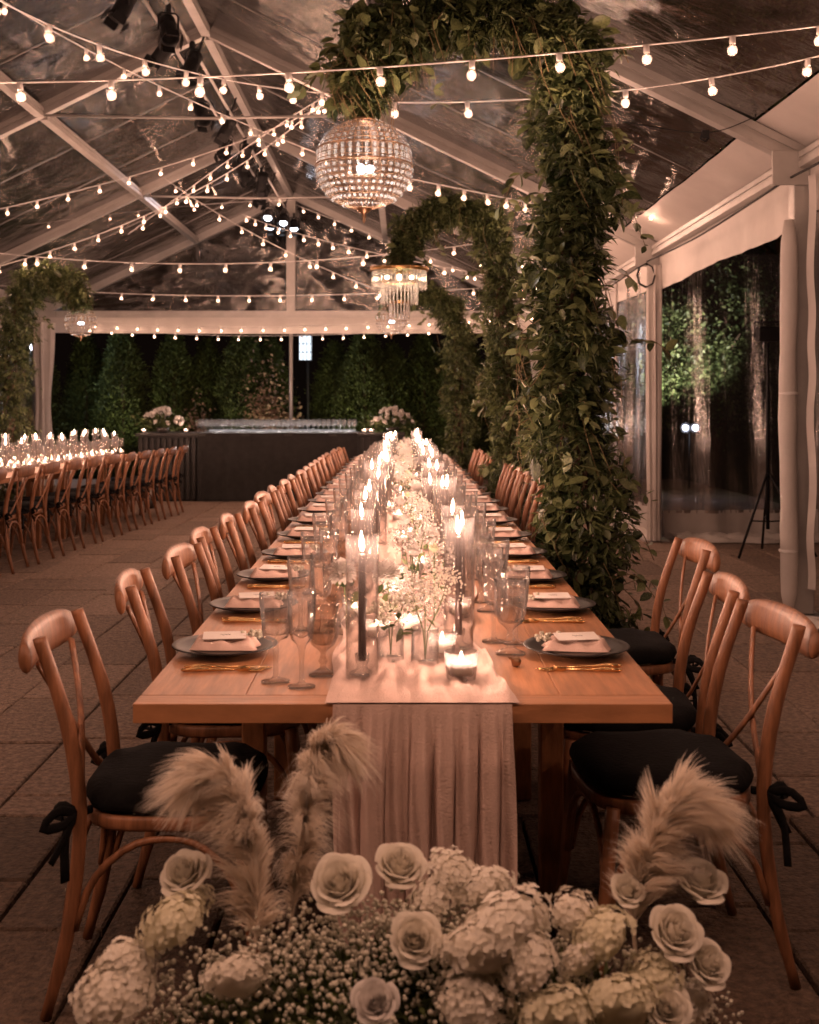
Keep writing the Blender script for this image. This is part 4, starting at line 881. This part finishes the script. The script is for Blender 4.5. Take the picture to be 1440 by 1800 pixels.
# ------------------------------------------------------------------ garland arches
LEAF1 = npmesh('leaf', LV, LF, M['leaf'], np.full(NLV, .25), False)
LEAF1b = npmesh('leaf', LV * np.array([1, .75, 1.4]), LF, M['leaf2'], np.full(NLV, .15), False)
LEAF1c = npmesh('leaf', LV, LF, M['leaf'], np.full(NLV, -.15), False)
def garland(label, px, D, radf, nleaf, lsize, nsingle, vines, fine=.35, shoots=()):
    r = thing('garland_arch', label, 'garland', tuple(P(px[0][0], px[0][1], D)), 0, 'leafy green garland arches'); o = Vector(r.location)
    path = [p - o for p in catmull([P(x_, y_, D + e) for x_, y_, e in px], 90)]; A = np.array([tuple(p) for p in path]); rr = np.array([radf(k / 90) for k in range(91)])
    br = MB()
    for k in range(7):
        ph = random.random() * 6; br.tube([p + Vector((cos(ph + i * .35) * rr[i] * .35, sin(ph + i * .35) * rr[i] * .35, 0)) for i, p in enumerate(path) if i % 2 == 0], .010, 5)
    part('branch', br, M['bark'], r)
    n = nleaf; t = RNG.uniform(0, 90, n); i0 = t.astype(int).clip(0, 89); f = (t - i0)[:, None]; c = A[i0] * (1 - f) + A[i0 + 1] * f; tn = A[i0 + 1] - A[i0]; tn /= np.linalg.norm(tn, axis=1, keepdims=True)
    g = RNG.normal(size=(n, 3)); g -= tn * (g * tn).sum(1)[:, None]; g /= np.linalg.norm(g, axis=1, keepdims=True)
    lump = 1 + .32 * np.sin(t * .55 + g[:, 0] * 2) + .26 * np.sin(t * 1.5 + g[:, 0] * 3 + g[:, 1] * 2) + .35 * (RNG.random(n) < .06)
    rad = rr[i0] * np.sqrt(RNG.uniform(.15, 1.15, n)) * lump
    pos = c + g * rad[:, None]; dirs = g * .7 + RNG.normal(size=(n, 3)) * .8 + np.array([0, 0, -.55]); sz = RNG.uniform(*lsize, n)
    order = np.argsort(-(sz * (1 + (rad / rr[i0])) - (pos[:, 1] - 0) * .05)); sing = order[:nsingle]; rest_ = order[nsingle:]
    Rm = rotmats(dirs, RNG.uniform(-.9, .9, n))
    for k in sing:
        ob = link('leaf', (LEAF1, LEAF1b, LEAF1c)[k % 3], r, tuple(pos[k]), Matrix(Rm[k].tolist()).to_euler()); s = float(sz[k]) * 1.15; ob.scale = (s, s, s)
    nf = int(len(rest_) * fine)
    V, F, T = scatter(pos[rest_[nf:]], dirs[rest_[nf:]], sz[rest_[nf:]]); link('foliage', npmesh('foliage', V, F, M['leaf'], T), r, kind='stuff')
    q = np.repeat(rest_[:nf], 5); p2 = pos[q] + RNG.normal(size=(len(q), 3)) * .02
    V, F, T = scatter(p2, dirs[q] + RNG.normal(size=(len(q), 3)) * .4, sz[q] * .75, NV, NF); link('fine_foliage', npmesh('fine_foliage', V, F, M['leaf2'], T), r, kind='stuff')
    vb = MB()
    for k in range(vines):
        i = random.randrange(4, 88); a = random.random() * 6; s0 = path[i] + Vector((cos(a), sin(a) * .8, 0)) * rr[i] * 1.1; L = random.uniform(.08, .34)
        vb.tube(catmull([s0, s0 + Vector((cos(a) * .08, sin(a) * .08, -L * .3)), s0 + Vector((cos(a + 1) * .09, sin(a) * .07, -L))], 6), .0016, 4)
    part('vine', vb, M['twig'], r)
    tb = MB(); tp_, td_, ts_ = [], [], []
    for k in range(vines // 4):
        i = random.randrange(3, 86); a = random.choice((0, PI)) + random.gauss(0, .7); dx, dy = cos(a), sin(a) * .7; L = random.uniform(.10, .30); s0 = path[i] + Vector((dx, dy, 0)) * rr[i] * .8
        sp_ = catmull([s0, s0 + Vector((dx * L * .7, dy * L * .7, random.uniform(-.02, .06))), s0 + Vector((dx * L * 1.1, dy * L, -L * random.uniform(.2, .8)))], 8); tb.tube(sp_, .0016, 4)
        for q_ in sp_[1:]:
            for _ in range(2): tp_.append(tuple(q_)); td_.append((random.gauss(dx * .5, .6), random.gauss(0, .6), random.gauss(-.4, .5))); ts_.append(random.uniform(lsize[0] * .9, lsize[1] * .8))
    V, F, T = scatter(np.array(tp_), np.array(td_), np.array(ts_)); ob = link('trailing_leaves', npmesh('trailing_leaves', V, F, M['leaf'], T + .15), r, kind='stuff'); part('trailing_stem', tb, M['twig'], r, kind='stuff')
    for k, (pts, nl, ls) in enumerate(shoots):
        sp_ = [p - o for p in catmull([P(x_, y_, D + e) for x_, y_, e in pts], 14)]
        sh = part('shoot', MB().tube(sp_, .0022, 5), M['twig'], r)
        for j in range(nl):
            i = int(2 + j * 12 / nl) if nl > 2 else 12; q_ = sp_[min(i, 14)]; ob = link('leaf', random.choice((LEAF1, LEAF1c)), sh, q_, Matrix(rotmats(np.array([[random.gauss(0, .8), random.gauss(0, .5), -.5 + random.gauss(0, .4)]]), np.array([random.uniform(-1, 1)]))[0].tolist()).to_euler()); s = random.uniform(*ls); ob.scale = (s, s, s)
    return r
def rad1(t):
    if t < .12: return .23 - .3 * t
    if t < .55: return .19 - .17 * (t - .12)
    if t < .85: return .128
    return .128 - .5 * (t - .85)
garland('nearest and thickest leafy garland column arching over to the round chandelier',
        [(1030, 1180, .05), (1022, 1020, 0), (1012, 860, 0), (1004, 700, 0), (998, 540, 0), (1010, 380, 0), (1010, 240, 0), (1000, 110, 0), (950, 45, 0), (860, 25, 0), (760, 35, 0), (690, 60, 0), (650, 105, 0), (636, 150, 0), (640, 188, 0)], 6.0, rad1, 13500, (.045, .105), 298, 170, .25,
        shoots=[([(1075, 470, 0), (1110, 490, -.05), (1100, 480, -.1)], 3, (.07, .10)), ([(1060, 500, 0), (1095, 590, -.05), (1150, 600, -.1), (1185, 630, -.1)], 10, (.06, .09)), ([(1060, 960, 0), (1120, 930, -.1), (1150, 985, -.1)], 8, (.05, .08)), ([(1040, 1040, -.1), (1110, 1010, -.2), (1160, 1060, -.25)], 9, (.05, .08)), ([(1060, 1000, 0), (1120, 1060, -.1), (1130, 1090, -.15)], 8, (.05, .08)),
                ([(640, 100, 0), (590, 115, -.1), (575, 130, -.1)], 4, (.06, .09)), ([(960, 640, -.2), (930, 680, -.2), (905, 650, -.2)], 7, (.05, .08)), ([(950, 560, -.2), (910, 590, -.2)], 5, (.05, .08)), ([(1050, 110, 0), (1085, 75, -.1), (1105, 110, -.1)], 6, (.05, .07)), ([(1060, 300, 0), (1095, 310, 0), (1100, 360, 0)], 6, (.05, .07))])
garland('second leafy garland column arching to the tiered gold chandelier',
        [(892, 915, 0), (895, 800, 0), (888, 700, 0), (884, 600, 0), (880, 500, 0), (872, 430, 0), (845, 385, 0), (800, 368, 0), (755, 378, 0), (725, 405, 0), (708, 440, 0), (704, 462, 0)], 10.9, lambda t: (.165 - .05 * t) if t < .6 else .115 if t < .9 else .06, 7500, (.05, .10), 60, 60, .4)
garland('third and farthest garland column on the right, behind the tiered chandelier',
        [(806, 880, 0), (806, 760, 0), (806, 660, 0), (804, 590, 0), (792, 545, 0), (765, 522, 0), (730, 520, 0), (702, 532, 0), (690, 545, 0)], 15.4, lambda t: (.17 - .06 * t) if t < .6 else .09 if t < .85 else .05, 5500, (.05, .11), 20, 30, .4)
garland('leafy garland arch at the left edge holding a small round chandelier',
        [(12, 880, 0), (14, 760, 0), (18, 660, 0), (24, 580, 0), (40, 520, 0), (72, 490, 0), (110, 492, 0), (135, 520, 0), (142, 542, 0)], 14.65, lambda t: (.22 - .08 * t) if t < .6 else .15 if t < .85 else .09, 7000, (.045, .10), 20, 40, .4)

# ------------------------------------------------------------------ chandeliers
def globe_chandelier(label, c, r, nm, nl, w, beads=True):
    t = thing('round_chandelier', label, 'chandelier', tuple(c), 0, 'round crystal chandeliers'); k = r / .24
    mb = MB(); lat = [(-.98 + 1.96 * i / nl) for i in range(nl + 1)]
    def prof(z): return r * math.sqrt(max(.0, 1 - z * z)) ** .92, z * r * .92
    for i, z in enumerate(lat):
        rad, zz = prof(z); th = .0030 * k if abs(z - .0) > .0 else .003 * k
        if rad > .01: mb.tube([(rad * cos(a * 2 * PI / 40), rad * sin(a * 2 * PI / 40), zz) for a in range(41)], .0016 * k, 4, cap=False)
    for z in (-.02, .36):
        rad, zz = prof(z); mb.tube([(rad * 1.01 * cos(a * 2 * PI / 48), rad * 1.01 * sin(a * 2 * PI / 48), zz) for a in range(49)], .004 * k, 5, cap=False)
    for j in range(nm):
        a = 2 * PI * j / nm; mb.tube([(prof(z)[0] * cos(a), prof(z)[0] * sin(a), prof(z)[1]) for z in [sin(-PI / 2 + .12 + (PI - .24) * q / 18) for q in range(19)]], .0013 * k, 4, cap=False)
    part('wire_cage', mb, M['bronze'], t)
    part('crown', MB().lathe([(.055 * k, .205 * k), (.07 * k, .215 * k), (.06 * k, .228 * k), (.03 * k, .24 * k), (.012 * k, .26 * k), (.006 * k, .30 * k)], 16), M['bronze'], t)
    part('finial', MB().lathe([(.045 * k, -.212 * k), (.03 * k, -.232 * k), (.010 * k, -.245 * k), (.013 * k, -.257 * k), (.006 * k, -.268 * k), (.009 * k, -.276 * k), (.001, -.292 * k)], 12, cap0=True), M['bronze'], t)
    bd = MB()
    for i in range(nl):
        z = (lat[i] + lat[i + 1]) / 2
        if -.02 < z < .36: continue
        rad, zz = prof(z)
        for j in range(nm):
            a = 2 * PI * (j + .5) / nm; bd.ico((rad * cos(a), rad * sin(a), zz), min(.0105 * k, rad * 2 * PI / nm * .36), 1.0)
    part('crystal_bead', bd, M['crystal'], t, smooth=False, kind='stuff')
    pm = MB().lathe([(.001, -.038 * k), (.008 * k, -.030 * k), (.009 * k, .030 * k), (.001, .038 * k)], 6, cap0=False).mesh('crystal_prism', M['crystal'], False)
    for j in range(nm):
        a = 2 * PI * (j + .5) / nm; link('crystal_prism', pm, t, (r * .955 * cos(a), r * .955 * sin(a), r * .16))
    for j in range(3):
        a = j * 2.1; b = part('bulb', MB().sphere((.03 * k * cos(a), .03 * k * sin(a), -.02 * k), .022 * k, 10, 8), M['whitelamp'], t)
    lamp(t, (0, 0, -.07 * k), w, (1, .84, .74), .02)
    return t
C1 = P(640, 290, 6.0); globe_chandelier('large round crystal cage chandelier hanging from the nearest garland', C1, .242, 36, 15, 14)
part_c = globe_chandelier('small round crystal chandelier seen just below the tiered one', P(688, 563, 15.3), .20, 22, 9, 6)
globe_chandelier('small round crystal chandelier hanging from the left garland', P(142, 566, 14.65), .195, 22, 9, 6)
t = thing('tiered_chandelier', 'gold ring chandelier with three tiers of hanging crystals', 'chandelier', tuple(P(702, 474, 10.9)))
part('gold_ring', MB().lathe([(.262, -.012), (.268, -.012), (.268, .018), (.262, .02), (.25, .02), (.25, -.008)], 40, cap0=False), M['gold'], t)
part('top_plate', MB().lathe([(.26, .014), (.02, .02), (.02, .12), (.012, .125)], 30), M['gold'], t)
for k, (rr_, z0, z1, nn) in enumerate(((.245, -.012, -.185, 44), (.165, -.12, -.325, 30), (.09, -.30, -.455, 18))):
    if k: part('ring', MB().lathe([(rr_ - .006, z0), (rr_ + .006, z0), (rr_ + .006, z0 + .012), (rr_ - .006, z0 + .012)], 30, cap0=False), M['gold'], t)
    L = z0 - z1; pm = MB().lathe([(.001, 0), (.007, -.006), (.0085, -L * .9), (.001, -L)], 6, cap0=False).mesh('crystal_prism', M['crystal'], False)
    for j in range(nn):
        a = 2 * PI * j / nn; link('crystal_prism', pm, t, (rr_ * cos(a), rr_ * sin(a), z0))
for a in range(4): part('bulb', MB().sphere((.11 * cos(a * 1.57), .11 * sin(a * 1.57), -.07), .018, 10, 8), M['filament'], t)
lamp(t, (0, 0, -.08), 12, (1, .70, .46), .03)

# ------------------------------------------------------------------ bar
BD = 17.4; bz = fl(BD); BH = .99
bar = thing('bar_counter', 'long black bar counter with slatted ends before the hedge', 'bar', (0, BD, bz))
def bx(px): return (px - CX) * BD / FPX
xa, xb, xc, xd = bx(238), bx(348), bx(628), bx(712)
part('bar_top', MB().bbox(((xa + xd) / 2, .38, BH - .02), (xd - xa, .84, .04), .004), M['blackwood'], bar, smooth=False)
part('bar_body', MB().bbox(((xa + xd) / 2, .42, (BH - .045) / 2), (xd - xa - .04, .66, BH - .045), .004), M['blackwood'], bar, smooth=False)
part('bar_cloth', MB().grid(lambda u, v: (xb + (xc - xb) * u, -.045 + .010 * sin(u * 60) * (1 - v) + .006 * sin(u * 23 + 1), .01 + (BH - .006) * v), 120, 6), M['blackcloth'], bar)
part('cloth_top', MB().bbox(((xb + xc) / 2, .36, BH + .004), (xc - xb, .83, .008), .002), M['blackcloth'], bar, smooth=False)
for a, b in ((xa + .03, xb - .02), (xc + .02, xd - .02)):
    n = int((b - a) / .085)
    for k in range(n): part('slat', MB().bbox((a + (b - a) * (k + .5) / n, .035, (BH - .06) / 2 + .01), (.045, .035, BH - .09), .003), M['blackwood'], bar, smooth=False)
g_bar = MB().lathe([(.032, 0), (.030, .004), (.004, .010), (.0035, .075), (.010, .085), (.024, .105), (.029, .135), (.027, .165), (.024, .190), (.023, .190), (.027, .135), (.022, .107), (.003, .09)], 12).mesh('wine_glass', M['glass'])
for i in range(31):
    for j in range(3):
        x_ = bx(346) + (bx(622) - bx(346)) * i / 30 + random.uniform(-.004, .004)
        tag(link('wine_glass', g_bar, None, (x_, BD + .10 + j * .16, bz + BH + .010)), 'clear stemmed glass on the bar, %s from the left in the %s row' % (od(i), ('front', 'middle', 'back')[j]), 'wine glass', 'rows of stemmed glasses on the bar')
t = thing('light_strip', 'white light strip behind the stemmed glasses on the bar', 'light strip', ((xb + xc) / 2, BD + .70, bz + BH + .009))
part('strip', MB().bbox((0, 0, .015), (xc - xb - .1, .02, .03), .003), M['strip'], t, smooth=False)
for k in range(7): lamp(t, ((k - 3) * .32, -.03, .05), 8.0, (1, .88, .84), .02)
BR = rose_mesh(.048, M['petal_white'], 'rose', 16)
def bar_flowers(px, label, seed):
    random.seed(seed); c = (bx(px), BD + .35, bz + BH + .002)
    t = thing('bar_flowers', label, 'flowers', c)
    part('bowl', MB().lathe([(.06, 0), (.09, .03), (.10, .08), (.09, .08), (.001, .05)], 18), M['plate_rim'], t)
    for k in range(34):
        a = random.random() * 2 * PI; q = random.random() ** .5; o = link('rose', BR, t, (q * .33 * cos(a), q * .15 * sin(a) - .04, .10 + .22 * (1 - q * q) + random.uniform(0, .05)), (random.uniform(.2, 1.1), random.uniform(-.5, .5), random.random() * 6)); s = random.uniform(.8, 1.3); o.scale = (s, s, s)
    n = 420; p = RNG.normal(size=(n, 3)) * [.17, .09, .06] + [0, .02, .14]; V, F, T = scatter(p, p - [0, 0, .05] + RNG.normal(size=(n, 3)) * .05, RNG.uniform(.03, .07, n)); link('greenery', npmesh('greenery', V, F, M['leaf2'], T), t, kind='stuff')
bar_flowers(278, 'low bowl of white roses on the left end of the bar', 3); bar_flowers(690, 'low bowl of white roses on the right end of the bar', 5)
random.seed(11)
for i, px in enumerate((250, 324, 640, 652)):
    votive(bx(px), BD + .12, 'standing on the bar, %s from the left' % od(i), z=bz + BH + .003)
t = thing('floor_flowers', 'small white flowers on the paving at the end of the left table row', 'flowers', (bx(306) - .1, 16.2, fl(16.2)))
part('pot', MB().lathe([(.07, 0), (.09, .12), (.08, .12), (.001, .1)], 14), M['plate_rim'], t)
for k in range(9): link('rose', BR, t, (random.uniform(-.1, .1), random.uniform(-.08, .08), .16 + .05 * k * .6), (random.uniform(.2, 1.2), 0, random.random() * 6))

# ------------------------------------------------------------------ outside: hedge, trees, lantern, floodlights
def conifer(x, y, w, h, label, n=6500, zc=None, m='leaf_dark', name='hedge_tree', cat='tree', z0=None):
    z0 = fl(23) - .09 if z0 is None else z0
    t = thing(name, label, cat, (x, y, z0), 0, 'evergreen trees behind the bar' if name == 'hedge_tree' else None)
    part('trunk', MB().tube([(0, 0, 0), (.02, 0, h * .5), (0, .02, h * .85)], [.06, .04, .012], 8), M['bark'], t)
    z = RNG.random(n) ** .85; a = RNG.uniform(0, 2 * PI, n); prof = np.clip(1 - z ** 3.2, 0, 1) ** .6 * (.75 + .25 * np.sin(z * 3)); lump = 1 + .20 * np.sin(a * 3 + z * 9 + x) + .14 * np.sin(a * 7 - z * 15 + x * 3)
    q = RNG.uniform(.45, 1.05, n) ** .5; rad = w / 2 * prof * lump * q
    pos = np.stack([rad * np.cos(a), rad * np.sin(a), z * h * (1 + .02 * np.sin(a * 5)) + .05], 1)
    d_ = np.stack([np.cos(a), np.sin(a), np.full(n, .9)], 1) + RNG.normal(size=(n, 3)) * .5
    rep = 3; P3 = np.repeat(pos, rep, 0) + RNG.normal(size=(n * rep, 3)) * .04; D3 = np.repeat(d_, rep, 0) + RNG.normal(size=(n * rep, 3)) * .4
    V, F, T = scatter(P3, D3, RNG.uniform(.045, .10, n * rep), NV * [1, 1.8, 1], NF); link('crown', npmesh('crown', V, F, M[m], T), t)
    return t
hx = [(-60, 2.7), (60, 2.6), (150, 2.75), (215, 2.8), (305, 2.75), (365, 2.6), (430, 2.85), (475, 2.6), (588, 2.55), (640, 2.8), (690, 2.5), (745, 2.7), (810, 2.8), (880, 2.6), (950, 2.8), (1020, 2.7)]
for i, (px, h) in enumerate(hx):
    dd = 23.6 + (i % 3) * .35; conifer((px - CX) * dd / FPX, dd, .90 + .12 * sin(i * 2.3), h + .10, 'rounded dense evergreen, %s from the left in the hedge behind the bar' % od(i))
def shrub(px, dd, z0, w, h, n, m, label, ls=(.05, .10), name='shrub'):
    t = thing(name, label, 'shrub', ((px - CX) * dd / FPX, dd, z0))
    part('stem', MB().tube([(0, 0, 0), (.02, .01, h * .6)], [.025, .01], 6), M['bark'], t)
    p = RNG.normal(size=(n, 3)) * [w / 4, w / 5, h / 5] + [0, 0, h * .55]; V, F, T = scatter(p, RNG.normal(size=(n, 3)) + [0, -.3, .3], RNG.uniform(*ls, n)); link('foliage', npmesh('foliage', V, F, M[m], T), t, kind='stuff')
zz = fl(23) - .09
shrub(470, 22.6, zz, .8, 2.3, 900, 'blossom', 'copper-pink leaved shrub lit up behind the middle of the bar')
shrub(345, 22.6, zz, .55, 1.6, 450, 'blossom', 'small copper-pink shrub lit behind the left end of the glasses')
shrub(510, 22.9, zz, .5, 1.6, 380, 'blossom', 'low copper shrub beside the thin gable post')
shrub(693, 22.6, zz, .7, 1.6, 500, 'leaf2', 'bright green shrub lit between the gable post and round chandelier')
def ground_lamp(px, dd, z, w, col, label, aim):
    t = thing('added_uplight', label, 'garden light', ((px - CX) * dd / FPX, dd, z))
    part('spike', MB().tube([(0, 0, 0), (0, 0, .12)], .012, 6), M['black'], t)
    part('housing', MB().lathe([(.03, .10), (.05, .12), (.055, .20), (.045, .20), (.04, .14)], 12), M['black'], t)
    part('lens', MB().lathe([(.001, .185), (.044, .186)], 12, cap0=False), M['whitelamp'], t)
    l = bpy.data.lights.new('uplight', 'SPOT'); l.energy = w; l.color = col; l.spot_size = R(95); l.spot_blend = .8; l.shadow_soft_size = .04
    o = link('light', l, t, (0, 0, .24)); o.rotation_euler = (Vector(aim)).to_track_quat('-Z', 'Y').to_euler()
for i, (px, w, col) in enumerate(((355, 26, (1, .6, .42)), (482, 40, (1, .62, .45)), (690, 30, (1, .8, .5)), (200, 130, (.95, .85, .5)), (590, 130, (.95, .85, .5)), (430, 90, (.95, .85, .5)), (760, 60, (.95, .85, .5)))):  # unseen uplights added to brighten the hedge and shrubs
    ground_lamp(px, 21.9, fl(23) - .09, w * 1.0, col, 'added uplight hidden behind the bar to brighten the planting, %s from the left' % od(i), (.05, .5, 1))
lp = P(537, 612, 22.9); t = thing('wall_lantern', 'lit white lantern with dark grid panes beside the thin gable post', 'lantern', tuple(lp))
part('pane', MB().bbox((0, 0, 0), (.22, .20, .46), .004), M['lantern'], t, smooth=False)
for x_ in (-.113, -.037, .037, .113): part('bar', MB().box((x_, -.107, 0), (.014, .014, .50)), M['black'], t, smooth=False)
for z_ in (-.235, -.08, .08, .235): part('bar', MB().box((0, -.112, z_), (.25, .012, .014)), M['black'], t, smooth=False)
part('cap', MB().lathe([(.18, .25), (.10, .31), (.02, .36)], 4, cap1=True), M['black'], t, smooth=False)
part('bracket', MB().tube([(0, .0, .36), (0, .0, .42), (0, .6, .42)], .012, 6), M['black'], t)
part('pole', MB().tube([(0, .6, .5), (0, .6, -2.2)], .035, 8), M['black'], t)
lamp(t, (0, -.3, 0), 8, COOL, .1)
# right outside: lit tree, brown trunks, floodlight pair
def broadleaf(x, y, h, cw, label, n, th=.16, m='leaf2', crown_z=.65):
    t = thing('tree', label, 'tree', (x, y, fl(20) - .09)); part('trunk', MB().tube([(0, 0, 0), (.05, 0, h * .35), (-.04, .03, h * .7)], [th, th * .75, th * .35], 10), M['bark'], t)
    lm = MB()
    for k in range(7):
        a = k * 2.4; lm.tube([(0, 0, h * (.35 + .05 * k)), (cw * .25 * cos(a), cw * .2 * sin(a), h * (.5 + .05 * k)), (cw * .45 * cos(a), cw * .4 * sin(a), h * (.55 + .06 * k))], [th * .35, th * .2, .01], 6)
    part('limb', lm, M['bark'], t)
    nc = 26; cc = RNG.normal(size=(nc, 3)) * [cw / 4, cw / 4.5, h * .13] + [0, 0, h * crown_z]
    p = np.repeat(cc, n // nc, 0) + RNG.normal(size=(nc * (n // nc), 3)) * cw * .085; V, F, T = scatter(p, RNG.normal(size=p.shape) + [0, 0, -.2], RNG.uniform(.05, .11, len(p)), squash=.9); link('crown', npmesh('crown', V, F, M[m], T), t)
    return t
broadleaf(5.4, 20.5, 4.0, 2.6, 'broad green tree lit from below, seen through the clear right wall', 20000, crown_z=.60)
broadleaf(3.9, 22.5, 3.4, 2.4, 'green tree beyond the second right post, seen through the vinyl', 14000, crown_z=.55)
broadleaf(8.2, 17.0, 7.5, 4, 'tall dark tree with thick brown trunk outside the right wall', 4200, .26, 'leaf_dark', .8)
broadleaf(5.35, 15.2, 7.5, 3, 'tall slim tree with brown trunk near the right floodlight', 3200, .14, 'leaf_dark', .85)
broadleaf(7.3, 23.0, 7.5, 4, 'far dark tree at the right behind the floodlight', 4200, .22, 'leaf_dark', .7)
t = thing('floodlight', 'twin white floodlight shining through the clear right wall', 'floodlight', tuple(P(1214, 752, 18.5)))
for s in (-1, 1):
    hd = part('lamp_head', MB().lathe([(.03, .10), (.07, .07), (.085, 0), (.078, 0), (.06, .06)], 16), M['black'], t, rot=(R(-90), 0, 0), loc=(s * .075, 0, 0))
    part('lens', MB().lathe([(.001, .006), (.03, .006), (.045, .004)], 14, cap0=False), M['flood'], hd)
part('stand', MB().tube([(0, .08, -.02), (0, .08, -.95)], .014, 6), M['black'], t)
lamp(t, (0, -.12, 0), 12, COOL, .05)
l = bpy.data.lights.new('tree_beam', 'SPOT'); l.energy = 1500; l.color = (1, .97, .85); l.spot_size = R(80); l.spot_blend = .7; l.shadow_soft_size = .08
o = link('light', l, t, (0, .2, .12)); o.rotation_euler = Vector((.05, .75, .75)).to_track_quat('-Z', 'Y').to_euler()
t = thing('floodlight', 'white floodlight glowing behind the clear curtain at the far left corner', 'floodlight', tuple(P(62, 610, 22.6)))
hd = part('lamp_head', MB().lathe([(.05, .14), (.10, .10), (.12, 0), (.11, 0), (.09, .08)], 16), M['black'], t, rot=(R(-90), 0, 0)); part('lens', MB().lathe([(.001, .01), (.1, .012)], 14, cap0=False), M['flood'], hd)
part('stand', MB().tube([(0, .12, -.02), (0, .12, -2.4)], .02, 6), M['black'], t); lamp(t, (0, -.2, 0), 90, COOL, .06)
# tripod in the side bay
tp = P(1350, 962, 10.9); t = thing('tripod_stand', 'black tripod stand with a small box head in the side opening', 'tripod', (tp.x, 10.9, fl(10.9)))
part('pole', MB().tube([(0, 0, .25), (0, 0, 1.55), (0, 0, 1.95)], [.018, .016, .010], 8), M['black'], t)
for a in (-2.5, -.4, 1.4):
    part('leg', MB().tube([(0, 0, .78), (cos(a) * .42, sin(a) * .42, .02)], .012, 6), M['black'], t)
    part('strut', MB().tube([(0, 0, .32), (cos(a) * .24, sin(a) * .24, .34)], .007, 5), M['black'], t)
part('head_box', MB().bbox((0, 0, 2.03), (.20, .14, .13), .01), M['black'], t, smooth=False); part('side_arm', MB().tube([(-.12, 0, 2.0), (-.12, 0, 2.14), (.12, 0, 2.14), (.12, 0, 2.0)], .008, 6), M['black'], t)
t = thing('junction_box', 'small dark box strapped to the second right post', 'junction box', tuple(P(1143, 652, 12.1)))
part('box', MB().bbox((0, 0, 0), (.09, .08, .17), .006), M['black'], t, smooth=False); part('strap', MB().bbox((.045, 0, 0), (.06, .10, .02), .002), M['black'], t, smooth=False)
t = thing('guy_wire', 'thin wire with a dark clamp hanging under the right roof slope', 'wire', tuple(P(1100, 215, 7.5)))
o_ = Vector(t.location); pts = [P(1100, 215, 7.5) - o_, P(1240, 233, 7.5) - o_, P(1330, 205, 7.6) - o_, P(1430, 165, 7.7) - o_]
part('cable', MB().tube(catmull(pts, 20), .003, 5), M['black'], t); c = pts[1]
cl = part('clamp', MB().bbox(c + Vector((0, 0, -.01)), (.045, .03, .05), .004), M['black'], t, smooth=False); part('hook', MB().tube([c + Vector((-.02, 0, 0)), c + Vector((-.03, 0, -.04)), c + Vector((0, 0, -.055)), c + Vector((.025, 0, -.03))], .006, 6), M['black'], cl)
